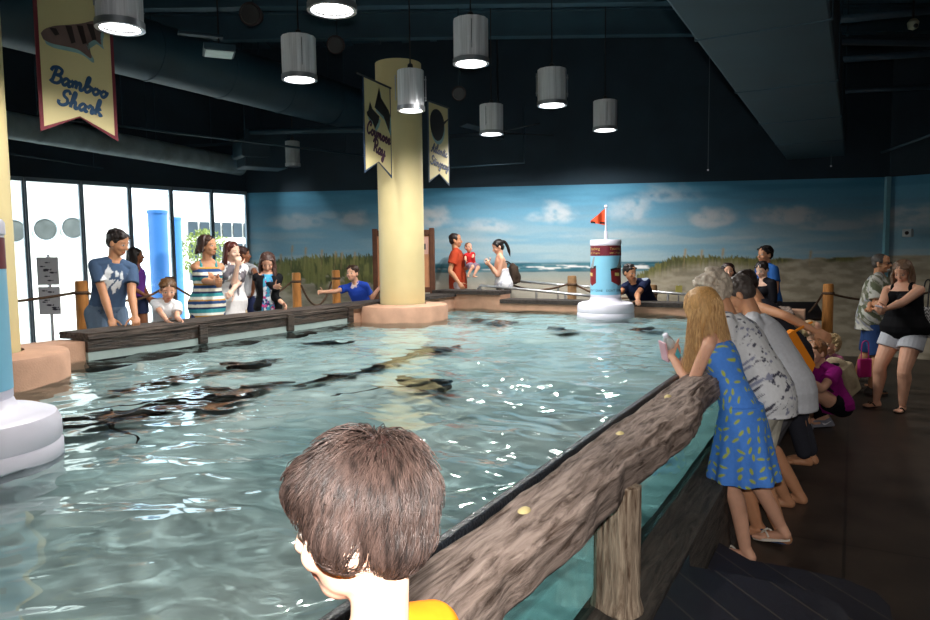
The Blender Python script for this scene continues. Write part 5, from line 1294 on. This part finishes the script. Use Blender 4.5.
p.shirt(emblem('#e4e1e0', '#6f6a70', 0, 1.2, .2, 9, .40), 'printed_top', .35, low=-.14, ease=.03); p.shorts('#b5a184', 'trousers', 1.9)
p = Person('person in a light grey top standing mostly hidden behind the auburn haired woman', 246, 9.4, .35, 1.62, (.3, .9, 0), head=(243, 256, 9.4), pelvis=(246, 300, 9.4), skin='dark', hair='short', haircol='#3a2018', female=True, hands=((238, 300, 9.3), (253, 290, 9.2)), hyaw=-.8)
p.shirt('#a7a9ad', sleeve=.35); p.shorts('#2a3150', t=.9)
p = Person('girl in a black cardigan over a bright pink and blue top, looking down', 268, 8.73, .35, 1.52, (.3, -.95, 0), head=(267.5, 263.5, 8.66), pelvis=(268, 308, 8.73), hands=((283.5, 304, 8.5), (276, 287, 8.42)), female=True, skin='fair', hair='long', haircol='#45302a', hpitch=-.55, hyaw=-.1, vox=.007, hs=1.08, elbow=((.6, -.5, -.4), (-1, -.2, -.6)), palms=(None, (0, -1, 0)), curl=.6)
p.shirt(blotch('#3f8fc0', ['#c83c7c', '#2c2f60', '#dfe6ee', '#4aa7c8'], 22, .5), 'bright_top', 0, low=-.12, ease=.015)
def cardi():
    b = B(); k = p.S
    for sx in (-1, 1):
        rg = []
        for c, r, f, rx, ry in p.torso(.0, .47, .022):
            if (c-p.P).dot(p.sp)/k < -.06: continue
            rg.append((c+r*(sx*rx*.58)-f*.012, r, f, rx*.46, ry*1.06))
        loft(b, rg)
        i = 0 if sx < 0 else 1
        limb(b, [p.sh[i], p.el[i], p.el[i].lerp(p.wr[i], .45)], [.062*k, .052*k, .046*k])
    loft(b, [(c-f*(ry*.45), r, f, rx*.98, ry*.62) for c, r, f, rx, ry in p.torso(.0, .47, .02)][1:])
    p.cloth('cardigan', b, '#17181c')
cardi(); p.shorts('#4a5a70', t=1.5)
p = Person('boy in a royal blue tee shirt leaning on the rim with both arms stretched wide', 358, 10.35, .35, 1.50, (-.25, -.97, 0), pelvis=(364, 309, 10.42), head=(350.5, 267.5, 10.15), hands=((380, 287, 10.35), (317, 293, 9.9)), hs=1.1, skin='fair', hair='short', haircol='#3a2a20', hyaw=-.1, vox=.007, build=.95, elbow=((.3, -.3, -1), (-.3, -.3, -1)))
p.shirt(emblem('#2a49ac', '#d8c8cc', 0, 1.05, .07, 5, .30), off=.016, ease=.02); p.shorts('#3a4458', t=.9)

# --- behind the far rim
p = Person('man in an orange-red tee shirt holding a baby on his left arm', 456, 12.25, .35, 1.87, (.98, -.1, 0), head=(455.5, 240.5, 12.25), pelvis=(458, 281, 12.25), hands=((468, 268, 12.1), (459, 283, 11.95)), skin='tan', hair='crop', haircol='#2b201c', hyaw=.05, elbow=((0, -.3, -1), (0, -1, -.2)), curl=.7, palms=((0, .5, 1), None))
p.shirt('#b2452c', ease=.02, off=.02, low=-.12); p.shorts('#b9aeb2', t=.95)
p = Person('baby in a red shirt held by the man in the orange-red tee shirt', 469.5, 12.1, 1.42, .72, (.55, -.85, 0), head=(468.5, 247.5, 12.1), pelvis=(471, 265, 12.12), hands=((473, 259, 11.8), (466, 262, 11.8)), feet=((474, 279, 11.9), (468, 279, 11.9)), hs=1.75, skin='fair', hair='crop', haircol='#6b4a36', build=1.25, vox=.006)
p.shirt('#bb2a2c', off=.012); p.shorts('#8f7f90', t=.9)
p = Person('woman with a dark ponytail and white wrap top, holding a small camera', 502, 11.9, .35, 1.72, (-.97, -.22, 0), head=(498, 247, 11.9), pelvis=(504, 285, 11.9), hands=((489, 264, 11.8), (488.5, 264.5, 11.7)), female=True, skin='fair', hair='pony', haircol='#1c1614', hpitch=-.4, elbow=((-.3, -.5, -1), (.3, -.5, -1)), curl=1.0, palms=((1, 0, 0), (-1, 0, 0)))
p.shirt(blotch('#e2e2e6', ['#b9bcc8'], 30, .56), 'white_wrap_top', 0, low=-.07, top=.27, ease=.03); p.shorts(blotch('#4a4540', ['#2a2826', '#8b8070'], 26, .5), 'patterned_trousers', 1.8)
def prop(name, label, cat, pos, rot=None, group=None):
    t = bpy.data.objects.new(name, None); COL.objects.link(t); t.location = pos
    if rot is not None: t.rotation_euler = rot.to_euler() if hasattr(rot, 'to_euler') else rot
    return tag(t, label, cat, group)
def at_palm(p, i, dz=0):
    w, fd, pn, sd = p.palm[i]; return p.M @ w
c = at_palm(p, 0).lerp(at_palm(p, 1), .5)
t = prop('compact_camera', 'small dark camera held by the woman with the ponytail', 'camera', c); B().box((0, 0, 0), (.03, .10, .065), bev=.006).obj('camera_body', black, t); B().tube([(-.015, 0, 0), (-.035, 0, 0)], .02, 12).obj('lens', greymetal, t)
def backpack(p, label, colr, up=.22, back=.15, sz=(.28, .16, .38), name='backpack'):
    k = p.S; c = p.P+p.sp*up*k-p.Fd*back*k; t = prop(name, label, 'backpack', p.M @ c); rot = Matrix((p.R, p.Fd, p.sp)).transposed(); t.rotation_euler = (p.M.to_3x3() @ rot).to_euler()
    b = B(); b.ell((0, 0, 0), (sz[0]/2, sz[1]/2, sz[2]/2)); b.box((0, 0, -.02), (sz[0]*.8, sz[1]*.8, sz[2]*.75)); me = remesh(b, .012, 6, 'bag_body'); setcol(me, plain(colr)); me.materials.append(vmat('canvas', .8, .2, .08, 40)); o = bpy.data.objects.new('bag_body', me); COL.objects.link(o); o.parent = t
    B().ell((0, -sz[1]*.42, -.06), (sz[0]*.35, sz[1]*.25, sz[2]*.24)).obj('pocket', mat('pack_pocket_'+colr.strip('#'), tuple(x*.7 for x in lin(colr)), .8), t, smooth='all')
    for sx in (-1, 1): B().tube([Vector(v) for v in catmull([(sx*.09, sz[1]*.3, sz[2]*.45), (sx*.11, sz[1]*.9, sz[2]*.6), (sx*.12, sz[1]*1.5, sz[2]*.2), (sx*.10, sz[1]*.5, -sz[2]*.35)], 5)], .014, 8).obj('strap', mat('black_strap', (.012, .012, .013), .7), t)
    return t
backpack(p, 'dark brown backpack worn by the woman with the ponytail', '#3f342c', up=.16, back=.20)
p = Person('dark haired man in a navy polo shirt leaning on the far rim beside the buoy', 640, 10.55, .22, 1.76, (-.35, -.93, 0), pelvis=(646, 306, 10.75), head=(624.5, 262, 10.35), hands=((638, 300, 10.08), (611, 297, 10.1)), skin='tan', hair='short', haircol='#1e1715', hyaw=.95, hpitch=-.2, vox=.007, elbow=((.7, -.2, -.5), (-.7, -.2, -.6)), build=1.08, palms=((0, 0, -1), (0, 0, -1)), curl=.2)
p.shirt(emblem('#1b2440', '#9aa6b8', -.08, 1.22, .05, 2, .0), 'navy_polo', ease=.02); p.shorts('#3a3c40', 'trousers', 1.9)

# --- the row leaning over the driftwood log
girl = p = Person('girl with long blond hair in a blue leaf print dress, leaning on the driftwood log', 742, 4.0, 0, 1.62, (LFT.x, LFT.y+.12, 0), px_y=500, pelvis=(742, 412, 3.98), head=(702, 310, 4.15), hands=((673, 358, 4.22), (679, 360, 4.3)), feet=((745, 560, 3.97), (780, 553, 4.15)), female=True, skin='fair', hair='long', haircol='#b58a56', hpitch=-.5, hyaw=-.12, vox=.0052, curl=1.0,
    elbow=((-.2, .1, -1), (.3, -.1, -1)), palms=((1, 0, .3), (-1, 0, .3)), heel=(0, .06), toes=((.1, 1, 0), (.25, 1, 0)), knees=((0, 1, 0), (0, 1, 0)), build=.93, hs=1.04)
def dress():
    b = B(); k = p.S; rg = [r for r in p.torso(0, .43, .012)][1:]
    P0 = rg[0][0]; R_, F_ = rg[0][1], rg[0][2]; dn = Vector((0, 0, -1)); lower = []
    n = 28
    V = []; Fc = []
    rings = []
    for j, (dz, rx, ry) in enumerate(((.40, .240, .205), (.37, .237, .202), (.28, .222, .184), (.18, .206, .166), (.08, .190, .148), (0, .180, .130), (-.05, .172, .122))):
        rings.append((p.P+dn*dz*k+Vector((0, -.015*k*dz/.4, 0)), p.Rp, Vector((0, 1, 0)), rx*k, ry*k, dz))
    for c, r, f, rx, ry, dz in rings:
        for m in range(56):
            th = 2*PI*m/56; w = 1+.07*(dz/.4)*math.cos(th*9); V.append(c+r*(rx*w*math.cos(th))+f*(ry*w*math.sin(th)))
    for i in range(len(rings)-1):
        for m in range(56): m2 = (m+1) % 56; Fc.append((i*56+m, i*56+m2, (i+1)*56+m2, (i+1)*56+m))
    Fc += [tuple(range(55, -1, -1)), tuple((len(rings)-1)*56+m for m in range(56))]; b.add(V, Fc)
    loft(b, rg)
    for i in (0, 1):
        a = p.sh[i].lerp(p.neck, .42); cap_(b, a+p.Fd*.045-p.sp*.09, a+p.sp*.028, .020, .016); cap_(b, a+p.sp*.028, a-p.Fd*.06-p.sp*.10, .016, .020)
    o = p.cloth('leaf_print_dress', b, leafy('#4f86dc', '#a9b653', .052, .020, .0075), vox=.0052, wr=.003)
dress()
def strands(pl, n, name, colr, pathfn, r=.0011):
    cu = bpy.data.curves.new(name, 'CURVE'); cu.dimensions = '3D'; cu.bevel_depth = r; cu.bevel_resolution = 0; cu.use_fill_caps = False
    for i in range(n):
        P = pathfn(i)
        if not P: continue
        s_ = cu.splines.new('POLY'); s_.points.add(len(P)-1)
        for j, q_ in enumerate(P): s_.points[j].co = (q_[0], q_[1], q_[2], 1); s_.points[j].radius = 1-.6*j/len(P)
    m, nt, pr = _nt(name+'_hair'); N = nt.nodes; L = nt.links
    tc = N.new('ShaderNodeTexCoord'); nz = N.new('ShaderNodeTexNoise'); nz.inputs['Scale'].default_value = 55; mp = N.new('ShaderNodeMapping'); mp.inputs['Scale'].default_value = (2, 2, .35); L.new(tc.outputs['Object'], mp.inputs[0]); L.new(mp.outputs[0], nz.inputs[0])
    cr = N.new('ShaderNodeValToRGB'); e = cr.color_ramp.elements; e[0].position = .3; e[1].position = .7; e[0].color = lin(colr[0])+(1,); e[1].color = lin(colr[1])+(1,); L.new(nz.outputs[0], cr.inputs[0]); L.new(cr.outputs[0], pr.inputs['Base Color']); pr.inputs['Roughness'].default_value = .48; pr.inputs['Specular IOR Level'].default_value = .4
    co_ = bpy.data.objects.new('tmp', cu); COL.objects.link(co_); dg = bpy.context.evaluated_depsgraph_get(); dg.update(); me = bpy.data.meshes.new_from_object(co_.evaluated_get(dg)); bpy.data.objects.remove(co_); bpy.data.curves.remove(cu)
    me.materials.clear(); me.materials.append(m); me.polygons.foreach_set('use_smooth', [True]*len(me.polygons)); o = bpy.data.objects.new(name, me); COL.objects.link(o); o.parent = pl.t; return o
rs = random.Random(4)
def girl_path(i):
    pl = girl; a = rs.uniform(-2.35, 2.35); z = rs.uniform(0, 1); x, y = math.sin(a), -math.cos(a); q = pl.hr/.1125; j = rs.uniform(.98, 1.06)
    P = [pl.H(x*.02+.0, y*.03-.01, .128*j), pl.H(x*.058*j, y*.068*j-.01, .108*j), pl.H(x*.089*j, y*.106*j-.008, .055), pl.H(x*.098*j, y*.114*j-.01, -.01)]
    p_ = P[-1]; dirn = pl.HM @ Vector((x, y, 0)); L_ = rs.uniform(.26, .36); tgt = rs.uniform(-.02, .05); sw = rs.uniform(-.03, .03); cl = round(a*4)/4; 
    for k in range(7):
        p_ = p_+Vector((math.sin(cl*9)*.004, .004*math.cos(cl*7), -L_/7))+dirn*(tgt/7)+Vector((sw/7, sw/9, 0)); P.append(p_.copy())
    return catmull([tuple(v) for v in P], 2)
strands(girl, 2600, 'hair_strands', ('#94683c', '#e0b880'), girl_path, .0012)
# sandals
girl.shoes('#d9d2c4', flip=True)
q = girl.M @ girl.palm[0][0]
t = prop('water_bottle', 'clear plastic drinking bottle with a light blue label in the blond girl\'s hands', 'bottle', q+Vector((.0, -.02, .0)), Euler((.3, -.5, 0)))
bc = mat('clear_bottle_plastic', (.85, .9, .93), .15, trans=.6)
B().lathe([(0, -.08), (.030, -.078), (.033, -.06), (.032, .03), (.034, .05), (.026, .085), (.014, .10), (.014, .105)], n=20).obj('bottle_body', bc, t, smooth=True); B().lathe([(.0345, -.055), (.0345, .02)], n=20, close=False).obj('bottle_label', mat('aqua_label', lin('#5cc4d4'), .5), t, smooth=True); B().lathe([(.016, .10), (.016, .118), (0, .12)], n=16).obj('bottle_cap', white_pl, t)
t = prop('phone', 'pink backed phone held beside the water bottle', 'phone', q+Vector((-.05, -.02, -.01)), Euler((.2, -.35, .3))); B().box((0, 0, 0), (.012, .07, .135), bev=.004).obj('phone_case', mat('pale_pink_case', lin('#d9a9b4'), .5), t); B().box((.0075, 0, 0), (.002, .062, .125)).obj('phone_screen', black, t)

p = Person('man with curly grey hair in a white shirt with dark palm prints and cream shorts', 770, 4.3, 0, 1.80, (LFT.x, LFT.y, 0), px_y=500, pelvis=(767, 392, 4.32), head=(709, 285, 4.55), hands=((700, 352, 4.5), (712, 352, 4.65)), feet=((756, 548, 4.32), (780, 553, 4.22)), skin='tan', hair='curly', haircol='#b3a696', hpitch=-.6, build=1.08, vox=.007, curl=.4, elbow=((0, 0, -1), (.2, 0, -1)), heel=(0, 0))
p.shirt(blotch('#d5d6d8', ['#4a4a58', '#8a8da2'], 30, .60), 'palm_print_shirt', .75, low=-.12, ease=.03, off=.02, vox=.007); p.shorts('#c9c4b4', 'cream_shorts', .98, off=.022, flare=.03); p.shoes('#2e4468', flip=True)
p = Person('leaning person in a plain white tee shirt and dark grey shorts, dark hair', 800, 5.0, 0, 1.80, (LFT.x, LFT.y, 0), px_y=480, pelvis=(790, 384, 4.82), head=(737, 290, 5.05), hands=((728, 348, 5.05), (732, 345, 5.2)), feet=((784, 518, 4.82), (797, 510, 4.9)), skin='tan', hair='short', haircol='#4a423e', hpitch=-.6, build=1.05, vox=.007, elbow=((0, 0, -1), (0, 0, -1)))
p.shirt('#c6c8ce', 'white_tee_shirt', .7, low=-.16, ease=.03, off=.022, vox=.008); p.shorts('#66666c', 'grey_shorts', .98, off=.022, flare=.03)
p = Person('dark haired woman leaning far over the rim, her bare arm bent back over her hip', 812, 5.6, 0, 1.66, (LFT.x, LFT.y, 0), px_y=440, pelvis=(795, 352, 5.4), head=(744, 284, 5.72), hands=((815, 331, 5.15), (740, 340, 5.8)), feet=((806, 484, 5.4), (812, 478, 5.45)), female=True, skin='tan', hair='short', haircol='#2a201c', hpitch=-.5, vox=.007, elbow=((-1, -.15, .25), (0, 0, -1)))
p.shirt('#2c2c34', 'dark_top', 0, low=-.12, ease=.02); p.shorts('#33343c', 'dark_trousers', 1.9)

# --- right hand group
p = Person('short haired woman whose face peeps over the grey haired man, far behind', 728, 9.95, .1, 1.60, (-.3, -.95, 0), head=(728, 271.5, 9.95), pelvis=(730, 314, 9.95), female=True, skin='fair', hair='bob', haircol='#2a1816', hyaw=.1)
p.shirt('#3a3034', low=-.08); p.shorts('#2c2f3a', 'trousers', 1.9)
p = Person('tall dark haired man in a blue shirt behind the woman in the black cardigan', 768, 10.4, .08, 1.90, (-.95, -.2, 0), head=(765, 255, 10.4), pelvis=(770, 302, 10.4), skin='tan', hair='short', haircol='#1a1414', hyaw=.15, hands=((766, 306, 10.1), (774, 312, 10.2)))
p.shirt('#2c5a9c', ease=.02); p.shorts('#3b3b40', 'trousers', 1.9)
p = Person('pale woman in a black cardigan, in front of the man in the blue shirt', 768, 9.9, .08, 1.66, (-.85, -.4, 0), head=(762.5, 274, 9.9), pelvis=(768, 313, 9.9), female=True, skin='pale', hair='short', haircol='#221818', hyaw=.2, hpitch=-.35, hands=((756, 310, 9.75), (766, 316, 9.7)), bust=.9)
p.shirt('#1a1a20', 'black_cardigan', 1.7, low=-.12, ease=.02, top=.41); p.shorts('#26262c', 'trousers', 1.9)
p = Person('toddler boy with short fair hair looking right over the crouching woman', 803, 7.3, 0, 1.10, (.75, -.6, 0), px_y=380, head=(812, 333, 7.3), pelvis=(810, 372, 7.3), hs=1.5, skin='fair', hair='crop', haircol='#a88c68')
p.shirt('#7c7468'); p.shorts('#4a4c52', t=.8)
p = Person('small child with curly blond hair facing the crouching woman', 834, 7.75, 0, .98, (-.9, -.35, 0), px_y=380, head=(831, 350, 7.7), pelvis=(836, 378, 7.75), hs=1.65, skin='fair', hair='curly', haircol='#b59a70', vox=.007)
p.shirt('#b0688a'); p.shorts('#5c4a60', t=.6)
mag = p = Person('woman in a magenta tee shirt and black shorts crouching on the floor', 822, 6.85, 0, 1.66, (-.93, -.36, 0), px_y=400, pelvis=(834, 403, 6.95), head=(816, 353, 6.8), hands=((806, 378, 6.5), (800, 372, 6.4)), feet=((806, 428, 6.95), (826, 424, 7.05)), female=True, skin='fair', hair='short', haircol='#8a5f40', hpitch=-.1, build=1.08, vox=.007, knees=((-.2, 1, .9), (.3, 1, .9)), elbow=((-.2, .2, -1), (.6, .2, -1)), bust=.8)
p.shirt('#8e1d74', 'magenta_tee_shirt', .55, low=-.10, ease=.02, off=.018)
p.shorts('#17171c', 'black_shorts', .42, flare=.02); p.shoes('#8d8d98', 'grey_sneaker')
sw = mat('white_shoe_mark', (.8, .8, .82), .4)
for i in (0, 1):
    a, f = p.an[i], p.toe[i]; rt = f.cross(Vector((0, 0, 1)))
    for sg in (-1, 1):
        L = catmull([(-.045, .012), (-.02, -.012), (.015, -.002), (.06, .026), (.01, .008), (-.018, .002)], 3)[:-1]; c0_ = a+Vector((0, 0, -.058))+f*.035+rt*(sg*.0445)
        b = B(); n = len(L); V = [c0_-f*x+Vector((0, 0, z)) for x, z in L]; V += [v+rt*(sg*.004) for v in V]; b.add(V, [tuple(range(n)), tuple(range(2*n-1, n-1, -1))]+[(j, (j+1) % n, n+(j+1) % n, n+j) for j in range(n)]); b.obj('shoe_mark', sw, p.t)
backpack(mag, 'beige canvas backpack with black straps on the crouching woman\'s back', '#a8987c', up=.22, back=.19, sz=(.34, .2, .44))
c = PY(799, 360, 5.15)
t = prop('orange_bag', 'flat bright orange cloth bag hanging between the white tee shirt and the crouching woman', 'bag', c, Euler((0, 0, .3)))
oc = mat('orange_cloth', lin('#ee8a1c'), .8, var=.06); V = []
for y in (-.025, .025): V += [(-.13, y, .20), (-.07, y, .23), (.13, y, -.04), (.05, y, -.20), (-.05, y, -.17), (-.11, y, 0)]
B().add(V, [(5, 4, 3, 2, 1, 0), (6, 7, 8, 9, 10, 11)]+[(i, (i+1) % 6, 6+(i+1) % 6, 6+i) for i in range(6)]).obj('bag_cloth', oc, t)
B().tube([Vector(v) for v in catmull([(-.12, 0, .19), (.08, 0, .27), (.10, 0, .27), (-.05, 0, .21)], 5)], .006, 6).obj('bag_handle', oc, t)

p = Person('older man with sunglasses in a pale leafy shirt and denim shorts', 874, 8.8, 0, 1.79, (.75, -.6, 0), px_y=400, head=(881, 266, 8.75), pelvis=(872, 316, 8.8), hands=((866, 316, 8.5), (884, 304, 8.3)), feet=((855, 390, 9.1), (871, 396, 8.7)), skin='tan', hair='crop', haircol='#4c4642', hyaw=-.15, build=1.12, vox=.007, elbow=((0, -.6, -.8), (-.6, -.3, -.8)))
p.shirt(blotch('#b9b8b0', ['#7a7a6a', '#8c8f9a', '#5f6450'], 16, .52), 'leafy_shirt', .8, low=-.16, ease=.03, off=.022); p.shorts('#2d4470', 'denim_shorts', 1.0, flare=.02); p.shoes('#55504c')
b = B(); q_ = p.hr/.1125
for x in (-1, 1):
    b.ell(p.H(x*.032, .092, .004), (.024*q_, .007*q_, .017*q_), 12, 8, p.HM); b.tube([p.H(x*.05, .085, .01), p.H(x*.084, .0, .006)], .003, 6)
b.tube([p.H(-.012, .098, .008), p.H(.012, .098, .008)], .003, 6); b.obj('sunglasses', black, p.t)
b = B(); b.ell(p.H(0, .075, -.078), (.032*q_, .026*q_, .026*q_), 12, 8, p.HM); b.obj('grey_goatee', mat('grey_beard', lin('#9a9690'), .8, var=.25, scale=60), p.t, smooth='all')
t = prop('magenta_bag', 'small magenta bag hanging low beside the older man\'s leg', 'bag', PY(864.5, 368, 8.2), Euler((0, 0, .2))); mg = mat('magenta_fabric', lin('#a81f6c'), .7); B().box((0, 0, 0), (.17, .05, .22), bev=.015).obj('bag_body', mg, t); B().tube([Vector(v) for v in catmull([(-.05, 0, .10), (-.04, 0, .30), (.04, 0, .30), (.05, 0, .10)], 5)], .006, 6).obj('strap', mg, t)
p = Person('long haired woman in a black tank top and pale shorts, looking at a phone', 905, 7.8, 0, 1.72, (-.85, -.5, 0), px_y=400, head=(903, 279, 7.8), pelvis=(905, 329, 7.8), hands=((881, 312, 7.45), (879, 311, 7.55)), feet=((902, 413, 7.7), (876, 407, 7.95)), female=True, skin='fair', hair='long', haircol='#6e5644', hpitch=-.45, build=1.28, vox=.007, bust=1.2, hyaw=.1, elbow=((-.1, -.3, -1), (.5, -.3, -1)), palms=((1, 0, .3), (-1, 0, .3)), curl=1.0)
p.shirt('#0d0d12', 'black_tank_top', 0, low=-.10, ease=.02, top=.43, off=.016)
p.straps('#0d0d12', .024); p.shorts('#b8bcc4', 'pale_shorts', .48, flare=.02); p.shoes('#2a2422', flip=True)
c = p.M @ (p.palm[0][0].lerp(p.palm[1][0], .5)); t = prop('phone', 'pale phone held in both hands by the woman in the black tank top', 'phone', c+Vector((0, 0, .015)), Euler((.2, -.9, .5))); B().box((0, 0, 0), (.012, .075, .14), bev=.004).obj('phone_case', mat('pale_phone_case', lin('#cfc6d0'), .4), t); B().box((.0075, 0, 0), (.002, .066, .128)).obj('phone_screen', black, t)
t = prop('chevron_bag', 'black and white chevron tote bag behind the woman in the tank top', 'bag', PY(929, 322, 8.15), Euler((0, 0, .4)))
me = B().box((0, 0, 0), (.30, .10, .36), bev=.02).mesh('x'); bm = bmesh.new(); bm.from_mesh(me); bmesh.ops.subdivide_edges(bm, edges=bm.edges[:], cuts=24, use_grid_fill=True); bm.to_mesh(me); bm.free(); me.name = 'bag_body'
setcol(me, lambda co: np.where((np.mod(co[:, 2]+np.abs(np.mod(co[:, 0]+.03, .06)-.03)*1.0, .042) < .021)[:, None], .75, .015)*np.ones((1, 3))); me.materials.append(vmat('chevron_cloth', .8, .2, .04, 40)); o = bpy.data.objects.new('bag_body', me); COL.objects.link(o); o.parent = t
for y in (-.03, .03): B().tube([Vector(v) for v in catmull([(-.08, y, .17), (-.05, y, .46), (.05, y, .46), (.08, y, .17)], 5)], .008, 6).obj('bag_handle', black, t)

# --- the boy close to the camera
boy = p = Person('small brown haired boy in an orange shirt, seen from behind at the bottom', 385, .86, .5, 1.10, (-.80, .60, 0), px_y=620, head=(361, 504, .845), pelvis=Vector((-.085, .80, 1.02)), hands=(Vector((-.36, 1.1, 1.0)), Vector((-.22, 1.2, .98))), hs=1.36, skin='pale', hyaw=.36, hpitch=-.20, vox=.0042, elbow=((-.5, 0, -1), (.5, 0, -1)), upright=.5, palms=((0, 0, -1), (0, 0, -1)), curl=.3)
p.shirt('#f08a1c', 'orange_tee_shirt', .6, off=.010, top=.455, vox=.006, wr=.002); p.shorts('#4a4c58', t=.9)
def boy_cap():
    b = B(); q = p.hr/.1125; E = lambda c, r: b.ell(p.H(*c), tuple(a*q for a in r), 24, 16, p.HM)
    E((0, -.014, .038), (.080, .096, .084)); E((0, -.048, .0), (.068, .050, .062)); E((0, .03, .06), (.070, .056, .048))
    for x in (-1, 1): E((x*.062, -.002, .012), (.026, .036, .044))
    me = remesh(b, .004, 4, 'hair'); setcol(me, plain('#3a2824')); me.materials.append(vmat('hair_cap', .6, .3, .2, 80)); o = bpy.data.objects.new('hair', me); COL.objects.link(o); o.parent = p.t; return me, o
capme, capo = boy_cap()
bvh = BVHTree.FromPolygons([v.co.copy() for v in capme.vertices], [tuple(f.vertices) for f in capme.polygons])
whorl = p.H(.018, -.045, .13); rb = random.Random(8); polys = [f for f in capme.polygons]
def boy_path(i):
    f = polys[rb.randrange(len(polys))]; c = f.center + Vector((rb.uniform(-1, 1), rb.uniform(-1, 1), rb.uniform(-1, 1)))*.002
    n = f.normal; l = (p.HM.transposed() @ (c-p.hc))/(p.hr/.1125)
    if l.z < -.052+.085*max(0, min(1, (l.y-.012)/.05)): return None
    d = (c-whorl); sw = d.cross(n)*.35; d = d+sw; d = (d-n*d.dot(n))
    if d.length < 1e-4: return None
    d.normalize(); P = [c-n*.001]; L_ = rb.uniform(.030, .052)*(1.0 if (c-whorl).length > .03 else 1.1); lift = rb.uniform(.25, .55) if (c-whorl).length > .045 else rb.uniform(.6, 1.3); q_ = c.copy(); rnd = Vector((rb.uniform(-1, 1), rb.uniform(-1, 1), rb.uniform(-1, 1)))*.22
    for k in range(5):
        nn = bvh.find_nearest(q_); n = nn[1] if nn[1] else n; d2 = d+rnd+Vector((0, 0, -.35))*(1 if (c-whorl).length > .03 else 0); d2 = (d2-n*d2.dot(n)).normalized(); d = (d*.6+d2*.4).normalized()
        h_ = lift*(1-k*.24); q_ = q_+(d+n*h_*.6).normalized()*(L_/5)
        nn = bvh.find_nearest(q_)
        if nn[0] is not None and (q_-nn[0]).length > .016: q_ = nn[0]+(q_-nn[0]).normalized()*.016
        P.append(q_.copy())
    return [tuple(v) for v in P]
so = strands(boy, 9000, 'hair_strands', ('#150f0d', '#50403a'), boy_path, .0008)

# ------------------------------------------------------------------ groups of repeats
GROUPS = {'rope_post': 'rope barrier posts', 'barrier_rope': 'barrier ropes between the posts', 'stingray': 'rays in the tank', 'sunken_log': 'sunken logs in the tank', 'ceiling_pipe': 'pipes under the ceiling', 'ceiling_speaker': 'round ceiling speakers',
          'handrail': 'ramp handrails', 'touch_tank_buoy': 'buoys in the tank', 'pull_chain': 'chains hanging by the box duct', 'round_column': 'cream columns', 'blue_column': 'blue columns outside', 'round_duct': 'round ducts', 'pendant_lamp': 'cylindrical pendant lamps over the tank'}
for o in SC.objects:
    st_ = o.name.split('.')[0]
    if o.parent is None and st_ in GROUPS and 'group' not in o: o['group'] = GROUPS[st_]
